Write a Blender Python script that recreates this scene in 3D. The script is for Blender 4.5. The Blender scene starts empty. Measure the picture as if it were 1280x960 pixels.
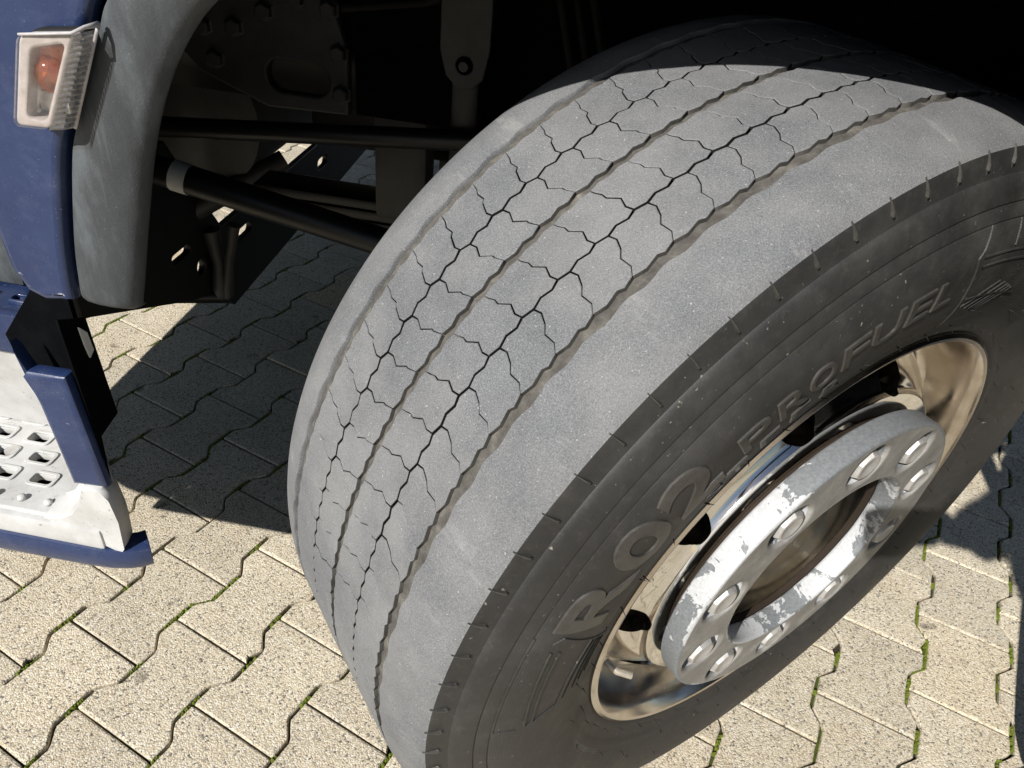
import bpy, bmesh, math, random
from mathutils import Vector, Matrix, noise
random.seed(7)
PI = math.pi
SC = bpy.context.scene
COL = SC.collection

# ------------------------------------------------------------------ camera
# world: X rearward along the truck, Y inward (towards the truck's middle), Z up; wheel centre above the origin
CAMP = Vector((-0.18107, -0.77367, 1.11519))
cd = bpy.data.cameras.new('camera'); cam = bpy.data.objects.new('camera', cd); COL.objects.link(cam)
cam.matrix_world = Matrix(((0.98331, -0.16707, 0.07198, CAMP.x),
                           (0.15618, 0.57234, -0.80500, CAMP.y),
                           (0.09329, 0.80281, 0.58889, CAMP.z), (0, 0, 0, 1)))
cd.sensor_width = 36.0; cd.lens = 933.75 / 1280 * 36
cd.clip_start = 0.02; cd.clip_end = 2000
SC.camera = cam

# ------------------------------------------------------------------ sky, sun, exposure
SUN_TRAVEL = Vector((0.3882, 0.6892, -0.6118)).normalized()
ELEV = math.asin(-SUN_TRAVEL.z); AZ = math.atan2(-SUN_TRAVEL.x, -SUN_TRAVEL.y)
world = bpy.data.worlds.new('World'); SC.world = world; world.use_nodes = True
wn = world.node_tree.nodes; wl = world.node_tree.links
for n in list(wn): wn.remove(n)
w_out = wn.new('ShaderNodeOutputWorld'); w_bg = wn.new('ShaderNodeBackground')
w_sky = wn.new('ShaderNodeTexSky'); w_sky.sky_type = 'NISHITA'; w_sky.sun_disc = False
w_sky.sun_elevation = ELEV; w_sky.sun_rotation = AZ; w_sky.dust_density = 0.6; w_sky.air_density = 1.0
w_tc = wn.new('ShaderNodeTexCoord'); w_no = wn.new('ShaderNodeTexNoise'); w_no.inputs['Scale'].default_value = 2.6
w_no.inputs['Detail'].default_value = 7; w_no.inputs['Roughness'].default_value = 0.62
w_mp = wn.new('ShaderNodeMapping'); w_mp.inputs['Scale'].default_value = (1, 1, 2.2)
w_rp = wn.new('ShaderNodeValToRGB'); w_rp.color_ramp.elements[0].position = 0.56; w_rp.color_ramp.elements[1].position = 0.72
w_mx = wn.new('ShaderNodeMix'); w_mx.data_type = 'RGBA'
w_mx.inputs[7].default_value = (6.5, 6.6, 6.8, 1)
wl.new(w_tc.outputs['Generated'], w_mp.inputs[0]); wl.new(w_mp.outputs[0], w_no.inputs[0])
wl.new(w_no.outputs[0], w_rp.inputs[0]); wl.new(w_rp.outputs[0], w_mx.inputs[0])
wl.new(w_sky.outputs[0], w_mx.inputs[6]); wl.new(w_mx.outputs[2], w_bg.inputs[0]); wl.new(w_bg.outputs[0], w_out.inputs[0])
w_bg.inputs[1].default_value = 0.05
sl = bpy.data.lights.new('sun', 'SUN'); sl.energy = 5.0; sl.angle = math.radians(0.53); sl.color = (1.0, 0.965, 0.915)
so = bpy.data.objects.new('sun', sl); COL.objects.link(so)
so.rotation_euler = SUN_TRAVEL.to_track_quat('-Z', 'Y').to_euler(); so.location = (-3, -5, 6)
SC.view_settings.view_transform = 'Standard'; SC.view_settings.look = 'None'
SC.view_settings.gamma = 1.0; SC.view_settings.exposure = 0.40; SC.view_settings.use_curve_mapping = False
SC.cycles.max_bounces = 8; SC.cycles.diffuse_bounces = 3; SC.cycles.glossy_bounces = 4; SC.cycles.transmission_bounces = 6; SC.cycles.caustics_reflective = False; SC.cycles.caustics_refractive = False

# ------------------------------------------------------------------ helpers
def tag(o, label=None, cat=None, group=None, kind=None):
    if label: o['label'] = label
    if cat: o['category'] = cat
    if group: o['group'] = group
    if kind: o['kind'] = kind
    return o
def link(name, me, mat=None, parent=None, M=None):
    o = bpy.data.objects.new(name, me); COL.objects.link(o)
    if mat and me is not None and len(me.materials) == 0: me.materials.append(mat)
    if parent: o.parent = parent
    if M is not None: o.matrix_local = M
    return o
def mesh(name, V, F, smooth=False):
    me = bpy.data.meshes.new(name); me.from_pydata([tuple(v) for v in V], [], F); me.update()
    if smooth: me.polygons.foreach_set('use_smooth', [True] * len(F))
    return me
def bm_mesh(bm, name, smooth=False):
    bmesh.ops.recalc_face_normals(bm, faces=bm.faces)
    me = bpy.data.meshes.new(name); bm.to_mesh(me); bm.free()
    if smooth: me.polygons.foreach_set('use_smooth', [True] * len(me.polygons))
    return me
def sharp(me, deg=35):
    bm = bmesh.new(); bm.from_mesh(me)
    for e in bm.edges:
        e.smooth = not (len(e.link_faces) == 2 and e.calc_face_angle(0) > math.radians(deg))
    for f in bm.faces: f.smooth = True
    bm.to_mesh(me); bm.free(); return me
def box_bm(bm, x0, x1, y0, y1, z0, z1, bev=0.0):
    r = bmesh.ops.create_cube(bm, size=1.0); vs = r['verts']
    for v in vs: v.co = Vector(((x0 + x1) / 2 + v.co.x * (x1 - x0), (y0 + y1) / 2 + v.co.y * (y1 - y0), (z0 + z1) / 2 + v.co.z * (z1 - z0)))
    if bev:
        es = list({e for v in vs for e in v.link_edges})
        bmesh.ops.bevel(bm, geom=es, offset=bev, segments=2, affect='EDGES', profile=0.6)
def box(name, dims, mat, parent, bev=0.004):
    bm = bmesh.new(); box_bm(bm, *dims, bev=bev); return link(name, sharp(bm_mesh(bm, name), 30), mat, parent)
def tube_vf(pts, rads, n=16, caps=True):
    pts = [Vector(p) for p in pts]; V = []; F = []
    if not hasattr(rads, '__len__'): rads = [rads] * len(pts)
    up = Vector((0, 0, 1)); prev = None
    for i, p in enumerate(pts):
        t = (pts[min(i + 1, len(pts) - 1)] - pts[max(i - 1, 0)]).normalized()
        if prev is None:
            u = t.cross(up if abs(t.z) < 0.9 else Vector((1, 0, 0))).normalized()
        else:
            u = (prev - t * prev.dot(t)).normalized()
        prev = u; w = t.cross(u)
        for k in range(n):
            an = 2 * PI * k / n; V.append(p + (u * math.cos(an) + w * math.sin(an)) * rads[i])
    m = len(pts)
    for i in range(m - 1):
        for k in range(n):
            F.append((i * n + k, i * n + (k + 1) % n, (i + 1) * n + (k + 1) % n, (i + 1) * n + k))
    if caps: F.append(tuple(range(n))[::-1]); F.append(tuple((m - 1) * n + k for k in range(n)))
    return V, F
def tube(name, pts, rads, mat, parent, n=16, M=None):
    V, F = tube_vf(pts, rads, n); return link(name, sharp(mesh(name, V, F), 50), mat, parent, M)
def lathe_vf(prof, n, closed=False, a0=0.0, a1=2 * PI):
    """prof: (x axial, r); revolved about local X; angle from +Y towards +Z"""
    V = []; F = []; full = abs(a1 - a0 - 2 * PI) < 1e-6; m = len(prof); nn = n if full else n + 1
    for i in range(nn):
        an = a0 + (a1 - a0) * i / n
        for x, r in prof: V.append((x, r * math.cos(an), r * math.sin(an)))
    for i in range(n):
        j = (i + 1) % nn
        for k in range(m - 1 + (1 if closed else 0)):
            l = (k + 1) % m; F.append((i * m + k, j * m + k, j * m + l, i * m + l))
    return V, F
def curve_plate(loops, depth, bev=0.0, res=1):
    """closed 2D loops (first the outline, others holes) -> plate mesh in local XY, thickness +-depth, edges bevelled inward"""
    cu = bpy.data.curves.new('tmp', 'CURVE'); cu.dimensions = '2D'; cu.fill_mode = 'BOTH'
    cu.extrude = max(depth - bev, 1e-5); cu.bevel_depth = bev; cu.bevel_resolution = res; cu.offset = -bev
    for lp in loops:
        s = cu.splines.new('POLY'); s.points.add(len(lp) - 1); s.use_cyclic_u = True
        for p, q in zip(s.points, lp): p.co = (q[0], q[1], 0, 1)
    o = bpy.data.objects.new('tmp', cu); COL.objects.link(o)
    dg = bpy.context.evaluated_depsgraph_get(); me = bpy.data.meshes.new_from_object(o.evaluated_get(dg))
    bpy.data.objects.remove(o); bpy.data.curves.remove(cu); me.materials.clear()
    return me
def rrect(x0, x1, y0, y1, r, n=4):
    L = []
    for cx, cy, a in ((x1 - r, y1 - r, 0), (x0 + r, y1 - r, 90), (x0 + r, y0 + r, 180), (x1 - r, y0 + r, 270)):
        for k in range(n + 1):
            t = math.radians(a + 90 * k / n); L.append((cx + r * math.cos(t), cy + r * math.sin(t)))
    return L
def circle(cx, cy, r, n=32): return [(cx + r * math.cos(2 * PI * k / n), cy + r * math.sin(2 * PI * k / n)) for k in range(n)]
def interp(tab, x):
    if x <= tab[0][0]: return tab[0][1]
    for (x0, y0), (x1, y1) in zip(tab, tab[1:]):
        if x <= x1: return y0 + (y1 - y0) * (x - x0) / (x1 - x0)
    return tab[-1][1]

# ------------------------------------------------------------------ materials
class Mat:
    def __init__(s, name, base=(.5, .5, .5), rough=.6, metal=0.0, spec=.5, coat=0.0, coat_rough=.1):
        s.m = bpy.data.materials.new(name); s.m.use_nodes = True; s.n = s.m.node_tree.nodes; s.l = s.m.node_tree.links
        s.b = s.n['Principled BSDF']; s.set('Base Color', (*base, 1)); s.set('Roughness', rough); s.set('Metallic', metal)
        s.set('Specular IOR Level', spec); s.set('Coat Weight', coat); s.set('Coat Roughness', coat_rough); s.tc = None; s.bump_prev = None
    def set(s, k, v): s.b.inputs[k].default_value = v
    def co(s, kind='Object', scale=(1, 1, 1)):
        if not s.tc: s.tc = s.n.new('ShaderNodeTexCoord')
        if tuple(scale) == (1, 1, 1): return s.tc.outputs[kind]
        mp = s.n.new('ShaderNodeMapping'); mp.inputs['Scale'].default_value = scale; s.l.new(s.tc.outputs[kind], mp.inputs[0]); return mp.outputs[0]
    def noise(s, scale, detail=4, rough=.55, co=None, dist=0.0):
        t = s.n.new('ShaderNodeTexNoise'); t.inputs['Scale'].default_value = scale; t.inputs['Detail'].default_value = detail
        t.inputs['Roughness'].default_value = rough; t.inputs['Distortion'].default_value = dist; s.l.new(co or s.co(), t.inputs[0]); return t.outputs[0]
    def voro(s, scale, co=None, feature='F1', out=0):
        t = s.n.new('ShaderNodeTexVoronoi'); t.feature = feature; t.inputs['Scale'].default_value = scale; s.l.new(co or s.co(), t.inputs[0]); return t.outputs[out]
    def ramp(s, fac, stops, const=False):
        r = s.n.new('ShaderNodeValToRGB'); e = r.color_ramp
        if const: e.interpolation = 'CONSTANT'
        while len(e.elements) < len(stops): e.elements.new(0.5)
        for q, (p, c) in zip(e.elements, stops):
            q.position = p; q.color = (*c, 1) if hasattr(c, '__len__') else (c, c, c, 1)
        s.l.new(fac, r.inputs[0]); return r.outputs[0]
    def mix(s, fac, A, B, mode='MIX'):
        m = s.n.new('ShaderNodeMix'); m.data_type = 'RGBA'; m.blend_type = mode
        for i, v in ((0, fac), (6, A), (7, B)):
            if isinstance(v, (int, float)): m.inputs[i].default_value = v if i == 0 else (v, v, v, 1)
            elif isinstance(v, tuple): m.inputs[i].default_value = (*v, 1)
            else: s.l.new(v, m.inputs[i])
        return m.outputs[2]
    def math(s, op, A, B=0.0, C=0.0):
        m = s.n.new('ShaderNodeMath'); m.operation = op
        for i, v in enumerate((A, B, C)):
            if isinstance(v, (int, float)): m.inputs[i].default_value = v
            else: s.l.new(v, m.inputs[i])
        return m.outputs[0]
    def col(s, v): s.l.new(v, s.b.inputs['Base Color']); return s
    def rgh(s, v): s.l.new(v, s.b.inputs['Roughness']); return s
    def bump(s, h, strength=.3, dist=.002):
        b = s.n.new('ShaderNodeBump'); b.inputs['Strength'].default_value = strength; b.inputs['Distance'].default_value = dist
        s.l.new(h, b.inputs['Height'])
        if s.bump_prev: s.l.new(s.bump_prev, b.inputs['Normal'])
        s.bump_prev = b.outputs[0]; s.l.new(b.outputs[0], s.b.inputs['Normal']); return s
    def info(s, out='Random'):
        o = s.n.new('ShaderNodeObjectInfo'); return o.outputs[out]
    def sep(s, co=None):
        x = s.n.new('ShaderNodeSeparateXYZ'); s.l.new(co or s.co(), x.inputs[0]); return x.outputs

def mat_paver():
    m = Mat('exposed_aggregate_concrete', rough=.9, spec=.25)
    geo = m.n.new('ShaderNodeNewGeometry'); P = geo.outputs['Position']
    wp = m.n.new('ShaderNodeVectorMath'); wp.operation = 'MULTIPLY_ADD'; wn_ = m.n.new('ShaderNodeTexNoise'); wn_.inputs['Scale'].default_value = 140; wn_.inputs['Detail'].default_value = 1
    m.l.new(P, wn_.inputs[0]); m.l.new(wn_.outputs[1], wp.inputs[0]); wp.inputs[1].default_value = (.005, .005, .005); m.l.new(P, wp.inputs[2]); Q = wp.outputs[0]
    t = m.n.new('ShaderNodeTexVoronoi'); t.inputs['Scale'].default_value = 360; m.l.new(Q, t.inputs[0])
    sx = m.n.new('ShaderNodeSeparateColor'); m.l.new(t.outputs[1], sx.inputs[0])
    c = m.ramp(sx.outputs[0], [(0, (.60, .52, .39)), (.16, (.77, .705, .575)), (.36, (.55, .47, .345)), (.50, (.86, .82, .725)), (.66, (.68, .585, .43)), (.82, (.80, .745, .62)), (.92, (.42, .385, .32)), (.97, (.17, .165, .155))])
    c = m.mix(m.ramp(t.outputs[0], [(.45, 0), (.85, .55)]), c, (.29, .24, .165))
    big = m.noise(9, 4, .6, P); c = m.mix(.45, c, m.ramp(big, [(.3, (.66, .65, .62)), (.7, (1.0, .99, .96))]), 'MULTIPLY')
    st = m.noise(2.3, 5, .65, P); c = m.mix(m.ramp(st, [(.50, 0), (.70, .5)]), c, m.mix(1.0, c, (.74, .68, .60), 'MULTIPLY'))
    oil = m.noise(15, 2, .5, P); c = m.mix(m.ramp(oil, [(.71, 0), (.76, .8)]), c, m.mix(.85, c, (.18, .18, .19), 'MULTIPLY'))
    rnd = m.info(); c = m.mix(.6, c, m.ramp(rnd, [(0, (.74, .73, .71)), (.45, (.91, .90, .875)), (.95, (1, .985, .95)), (.97, (1, .88, .68)), (1, (1, .87, .66))]), 'MULTIPLY')
    m.col(c); m.bump(t.outputs[0], -.8, .0022) if False else m.bump(m.math('SUBTRACT', 1.0, t.outputs[0]), .7, .0016); m.bump(m.noise(700, 2, .7, P), .35, .001)
    return m.m
def mat_joint():
    m = Mat('joint_sand_and_moss', rough=1.0, spec=.1)
    geo = m.n.new('ShaderNodeNewGeometry'); P = geo.outputs['Position']
    a = m.noise(5, 4, .6, P); f = m.noise(260, 3, .7, P)
    sand = m.ramp(f, [(.3, (.022, .019, .014)), (.7, (.075, .064, .047))]); moss = m.ramp(f, [(.3, (.030, .045, .008)), (.7, (.10, .135, .02))])
    m.col(m.mix(m.ramp(a, [(.47, 0), (.56, 1)]), sand, moss)); m.bump(f, .8, .003); return m.m
def mat_moss():
    m = Mat('moss_green', rough=1.0, spec=.1); f = m.noise(500, 3, .7)
    m.col(m.ramp(f, [(.3, (.050, .072, .008)), (.7, (.20, .25, .035))])); m.bump(f, .8, .002); return m.m
def mat_far():
    m = Mat('far_paving', (.42, .37, .29), .95, spec=.2); geo = m.n.new('ShaderNodeNewGeometry')
    m.col(m.ramp(m.noise(3, 6, .7, geo.outputs['Position']), [(.3, (.33, .29, .23)), (.7, (.50, .44, .34))])); return m.m
def mat_tread():
    m = Mat('worn_tread_rubber', rough=.82, spec=.35)
    geo = m.n.new('ShaderNodeNewGeometry'); P = geo.outputs['Position']
    f = m.noise(900, 3, .7, P); b = m.noise(22, 5, .65, P)
    c = m.ramp(f, [(.30, (.086, .089, .093)), (.5, (.154, .159, .166)), (.72, (.258, .264, .272))])
    c = m.mix(.7, c, m.ramp(b, [(.3, (.74, .74, .75)), (.7, (1, 1, 1))]), 'MULTIPLY')
    c = m.mix(m.ramp(m.noise(420, 2, .5, P), [(.70, 0), (.75, .7)]), c, (.46, .46, .45))
    sc_ = m.noise(48, 6, .8, P, 1.5); c = m.mix(m.ramp(sc_, [(.64, 0), (.70, .45)]), c, (.40, .395, .38))
    dust = m.noise(8, 5, .65, P); c = m.mix(m.ramp(dust, [(.42, 0), (.72, .40)]), c, (.30, .293, .280))
    c = m.mix(m.ramp(m.noise(5, 5, .7, P), [(.50, 0), (.75, .5)]), c, m.mix(1.0, c, (.62, .62, .63), 'MULTIPLY'))
    lat = m.noise(30, 4, .7, m.co('Object', (.22, 1, 1))); c = m.mix(m.ramp(lat, [(.60, 0), (.70, .3)]), c, (.36, .355, .345))
    rnd = m.info(); c = m.mix(.30, c, m.ramp(rnd, [(0, (.80, .80, .80)), (1, (1, 1, 1))]), 'MULTIPLY')
    m.col(c); m.bump(m.math('ADD', f, m.math('MULTIPLY', sc_, .6)), .5, .0012); return m.m
def mat_groove():
    m = Mat('groove_rubber_with_dust', rough=.95, spec=.2); geo = m.n.new('ShaderNodeNewGeometry'); P = geo.outputs['Position']
    x = m.sep()[0]
    w = None
    for cx in (-.0985, .0015, .0995):
        d = m.math('ABSOLUTE', m.math('SUBTRACT', x, cx)); k = m.math('LESS_THAN', d, .0115)
        w = k if w is None else m.math('ADD', w, k)
    n1 = m.noise(60, 5, .7, P); n2 = m.noise(420, 3, .7, P)
    dust = m.ramp(n1, [(.3, (.060, .056, .050)), (.52, (.105, .099, .088)), (.68, (.17, .158, .136)), (.80, (.42, .39, .33))])
    dust = m.mix(.4, dust, m.ramp(n2, [(.3, .55), (.7, 1.0)]), 'MULTIPLY')
    m.col(m.mix(w, (.02, .02, .02), dust)); m.bump(n2, .5, .002); return m.m
def mat_sidewall():
    m = Mat('sidewall_rubber', rough=.62, spec=.42); s = m.sep()
    r = m.math('SQRT', m.math('ADD', m.math('MULTIPLY', s[1], s[1]), m.math('MULTIPLY', s[2], s[2])))
    geo = m.n.new('ShaderNodeNewGeometry'); P = geo.outputs['Position']
    n1 = m.noise(16, 6, .7, P); n2 = m.noise(650, 3, .7, P); n3 = m.noise(120, 4, .75, P)
    c = m.ramp(n1, [(.25, (.0175, .0172, .0168)), (.5, (.028, .0272, .0262)), (.75, (.048, .0460, .0430))])
    c = m.mix(m.ramp(n3, [(.55, 0), (.80, .4)]), c, (.09, .080, .066))
    c = m.mix(m.ramp(m.noise(200, 2, .5, P), [(.72, 0), (.76, .6)]), c, (.32, .29, .24))
    m.col(c); m.rgh(m.ramp(n1, [(.3, .45), (.7, .70)]))
    inb = m.math('MULTIPLY', m.math('LESS_THAN', r, .4288), m.math('GREATER_THAN', r, .335))
    wv = m.math('SINE', m.math('MULTIPLY', r, 2 * PI / .0021)); wv = m.math('MULTIPLY', wv, inb)
    m.bump(m.math('ADD', m.math('MULTIPLY', wv, .22), n2), .35, .0007); return m.m
def mat_letter():
    m = Mat('raised_letter_rubber', (.034, .031, .027), .42, spec=.5); geo = m.n.new('ShaderNodeNewGeometry'); P = geo.outputs['Position']
    m.col(m.ramp(m.noise(90, 4, .7, P), [(.3, (.034, .0325, .030)), (.75, (.064, .060, .054))])); m.bump(m.noise(700, 2, .6, P), .3, .0006); return m.m
def mat_polished():
    m = Mat('polished_aluminium', (.80, .76, .70), .10, 1.0); geo = m.n.new('ShaderNodeNewGeometry'); P = geo.outputs['Position']
    s = m.sep(); r = m.math('SQRT', m.math('ADD', m.math('MULTIPLY', s[1], s[1]), m.math('MULTIPLY', s[2], s[2])))
    g = m.noise(14, 5, .7, P)
    dirt = m.math('MULTIPLY', m.ramp(m.math('ADD', r, m.math('MULTIPLY', g, .03)), [(.268, 0), (.295, 1)]), m.ramp(g, [(.25, .3), (.7, .95)]))
    m.col(m.mix(dirt, m.mix(m.ramp(g, [(.42, 0), (.80, .4)]), (.82, .80, .76), (.55, .48, .39)), (.52, .45, .38)))
    m.rgh(m.math('ADD', m.ramp(g, [(.35, .05), (.75, .16)]), m.math('MULTIPLY', dirt, .16)))
    m.bump(m.noise(10, 2, .5, P), .06, .004); return m.m
def mat_ring():
    m = Mat('flaking_painted_ring', rough=.5, spec=.5); geo = m.n.new('ShaderNodeNewGeometry'); P = geo.outputs['Position']
    s = m.sep()
    r = m.math('SQRT', m.math('ADD', m.math('MULTIPLY', s[0], s[0]), m.math('MULTIPLY', s[1], s[1])))
    top = m.math('MULTIPLY', m.math('GREATER_THAN', s[2], .0090), m.math('MULTIPLY', m.math('LESS_THAN', r, .2005), m.math('GREATER_THAN', r, .1325)))
    n = m.noise(13, 6, .70, P, .5); n2 = m.noise(300, 3, .7, P)
    def towards(deg, lo, hi, amt):
        d = m.math('DIVIDE', m.math('ADD', m.math('MULTIPLY', s[0], math.cos(math.radians(deg))), m.math('MULTIPLY', s[1], math.sin(math.radians(deg)))), .2052)
        return m.math('MULTIPLY', m.ramp(d, [(lo, 0), (hi, 1)]), amt)
    # the paint has worn through on two stretches of the rim and in scattered flakes
    bare = m.math('ADD', n, m.math('ADD', towards(72, .60, .80, .28), towards(203, .90, .97, .17)))
    bare = m.math('ADD', bare, m.math('MULTIPLY', m.math('LESS_THAN', r, .1325), .035))
    paint = m.ramp(n2, [(.3, (.40, .41, .42)), (.7, (.53, .54, .55))]); prim = m.ramp(n2, [(.3, (.13, .14, .148)), (.7, (.21, .222, .23))])
    side = m.mix(m.ramp(bare, [(.537, 0), (.543, 1)]), paint, prim)
    nf = m.noise(26, 6, .7, P); face = m.ramp(nf, [(.3, (.17, .165, .155)), (.55, (.27, .262, .245)), (.75, (.42, .41, .385))])
    m.col(m.mix(top, side, face)); m.bump(m.ramp(bare, [(.527, 1), (.552, 0)]), .35, .0008); m.bump(n2, .2, .0006); return m.m
def mat_steel(name, lo, hi, rough=.45, metal=.6, sc=40):
    m = Mat(name, rough=rough, metal=metal); geo = m.n.new('ShaderNodeNewGeometry'); P = geo.outputs['Position']
    n = m.noise(sc, 5, .7, P); m.col(m.ramp(n, [(.3, lo), (.7, hi)])); m.bump(m.noise(sc * 12, 3, .7, P), .2, .0008); return m.m
def mat_blue():
    m = Mat('dusty_blue_paint', rough=.42, spec=.4, coat=.45, coat_rough=.07); geo = m.n.new('ShaderNodeNewGeometry'); P = geo.outputs['Position']
    n = m.noise(7, 6, .7, P)
    c = m.ramp(n, [(.3, (.010, .021, .072)), (.7, (.017, .034, .100))])
    c = m.mix(m.ramp(m.noise(28, 6, .75, m.co('Object', (1, 1, .25))), [(.50, 0), (.85, .16)]), c, (.20, .23, .32))
    c = m.mix(m.ramp(m.noise(520, 3, .75, P), [(.66, 0), (.74, .7)]), c, (.42, .45, .52))
    scr = m.noise(60, 3, .6, m.co('Object', (1, 1, .10)), .6); c = m.mix(m.ramp(scr, [(.71, 0), (.745, .6)]), c, (.50, .52, .58))
    m.col(c); m.rgh(m.ramp(n, [(.3, .30), (.7, .42)])); m.bump(m.noise(260, 3, .6, P), .16, .0012); return m.m
def mat_plastic():
    m = Mat('faded_black_plastic', rough=.6, spec=.4); geo = m.n.new('ShaderNodeNewGeometry'); P = geo.outputs['Position']
    n = m.noise(14, 6, .7, m.co('Object', (1, 1, .35))); n2 = m.noise(600, 2, .6, P)
    c = m.ramp(n, [(.28, (.020, .0215, .0235)), (.5, (.046, .051, .056)), (.72, (.115, .130, .140))])
    c = m.mix(m.ramp(m.noise(560, 3, .75, P), [(.68, 0), (.76, .7)]), c, (.36, .36, .35))
    st = m.noise(80, 4, .7, m.co('Object', (1, 1, .06))); c = m.mix(m.ramp(st, [(.60, 0), (.72, .22)]), c, (.18, .19, .20))
    m.col(c); m.rgh(m.ramp(n, [(.3, .48), (.7, .72)])); m.bump(n2, .3, .0008); return m.m
def mat_white():
    m = Mat('scuffed_white_step', rough=.5, spec=.45); geo = m.n.new('ShaderNodeNewGeometry'); P = geo.outputs['Position']
    n = m.noise(12, 6, .7, P); c = m.ramp(n, [(.28, (.38, .375, .36)), (.6, (.56, .56, .55))])
    c = m.mix(m.ramp(m.noise(130, 3, .7, P), [(.66, 0), (.70, .7)]), c, (.16, .15, .14))
    m.col(c); m.bump(m.noise(300, 3, .6, P), .15, .001); return m.m
def mat_dark(name, c, rough=.6, metal=0.0, spec=.22):
    m = Mat(name, c, rough, metal); geo = m.n.new('ShaderNodeNewGeometry'); P = geo.outputs['Position']
    n = m.noise(25, 6, .7, P); hi = tuple(min(1, k * 1.9 + .0015) for k in c); m.set('Specular IOR Level', spec)
    m.col(m.mix(m.ramp(n, [(.45, 0), (.8, .7)]), c, hi)); return m.m
def mat_glass(name, c, rough=.05, tr=1.0):
    m = Mat(name, c, rough); m.set('Transmission Weight', tr); m.set('IOR', 1.45)
    n = m.noise(300, 3, .7); m.rgh(m.ramp(n, [(.45, rough), (.75, rough + .25)])); return m.m
def mat_clear(name, tint, sheen=.12, haze=.06):
    m = Mat(name, (.9, .88, .86), .5); t = m.n.new('ShaderNodeBsdfTransparent'); t.inputs[0].default_value = (*tint, 1)
    g = m.n.new('ShaderNodeBsdfGlossy'); g.inputs['Roughness'].default_value = .08; lw = m.n.new('ShaderNodeLayerWeight'); lw.inputs[0].default_value = .15
    a = m.n.new('ShaderNodeMixShader'); b = m.n.new('ShaderNodeMixShader'); out = m.n['Material Output']
    m.l.new(m.math('ADD', m.math('MULTIPLY', lw.outputs['Fresnel'], .35), sheen), a.inputs[0]); m.l.new(t.outputs[0], a.inputs[1]); m.l.new(g.outputs[0], a.inputs[2])
    m.l.new(m.math('MULTIPLY', m.ramp(m.noise(120, 4, .7), [(.35, .3), (.75, 1)]), haze), b.inputs[0]); m.l.new(a.outputs[0], b.inputs[1]); m.l.new(m.b.outputs[0], b.inputs[2]); m.l.new(b.outputs[0], out.inputs[0])
    return m.m
def mat_cloth(name, lo, hi, sc=300):
    m = Mat(name, rough=.95, spec=.1); n = m.noise(sc, 3, .7); m.col(m.ramp(n, [(.3, lo), (.7, hi)])); m.bump(n, .5, .002); return m.m
M = {}
M['paver'] = mat_paver(); M['joint'] = mat_joint(); M['moss'] = mat_moss(); M['far'] = mat_far()
M['tread'] = mat_tread(); M['groove'] = mat_groove(); M['side'] = mat_sidewall(); M['letter'] = mat_letter()
M['alu'] = mat_polished(); M['ring'] = mat_ring(); M['nut'] = mat_steel('dull_nut_steel', (.36, .35, .33), (.60, .59, .57), .45, .35)
M['hub'] = mat_steel('hub_steel', (.30, .26, .20), (.60, .54, .44), .4, .55, 20)
M['blue'] = mat_blue(); M['plastic'] = mat_plastic(); M['white'] = mat_white()
M['black'] = mat_dark('black_chassis_paint', (.008, .008, .0085), .38, 0.0, .4); M['liner'] = mat_dark('black_liner_and_shade', (.0042, .0045, .0052), 1.0, 0.0, .0)
M['drum'] = mat_dark('rusty_drum_and_hole_shade', (.03, .022, .016), .8, .3); M['grey'] = mat_dark('dark_grey_casting', (.034, .0340, .0342), .5, 0.0, .4)
M['band'] = mat_steel('white_tape', (.48, .48, .47), (.62, .62, .60), .6, 0.0)
M['groovewall'] = mat_steel('dusty_groove_wall', (.045, .043, .039), (.12, .113, .10), .9, 0.0, 90)
M['cut'] = mat_dark('unworn_black_rubber', (.016, .016, .016), .8)
M['rubber'] = mat_dark('black_rubber', (.012, .012, .012), .7)
M['lens'] = mat_clear('clear_lens', (.97, .95, .93), .01, .04); M['amber'] = mat_clear('amber_bulb', (.93, .45, .16), .10, .22)
M['amber'].node_tree.nodes['Principled BSDF'].inputs['Base Color'].default_value = (.62, .17, .03, 1)
M['ribbed'] = mat_clear('ribbed_lens_plastic', (.92, .89, .87), .10, .55)
M['silver'] = mat_steel('silver_reflector', (.62, .62, .62), (.85, .85, .85), .28, .7)
M['lampwhite'] = mat_steel('dusty_lamp_bezel', (.36, .34, .34), (.52, .50, .50), .5, 0.0, 90)
M['winglass'] = mat_dark('dark_window_glass', (.01, .012, .014), .05)
M['fleece'] = mat_cloth('grey_fleece', (.055, .053, .055), (.16, .155, .16)); M['trouser'] = mat_cloth('dark_trouser', (.012, .013, .018), (.03, .032, .04))
M['skin'] = mat_cloth('skin', (.42, .25, .18), (.55, .34, .25), 60); M['hair'] = mat_cloth('brown_hair', (.03, .018, .01), (.07, .045, .025), 200)
M['shoe'] = mat_dark('black_leather', (.012, .011, .010), .4); M['phone'] = mat_dark('phone_body', (.01, .01, .011), .2)

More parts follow.
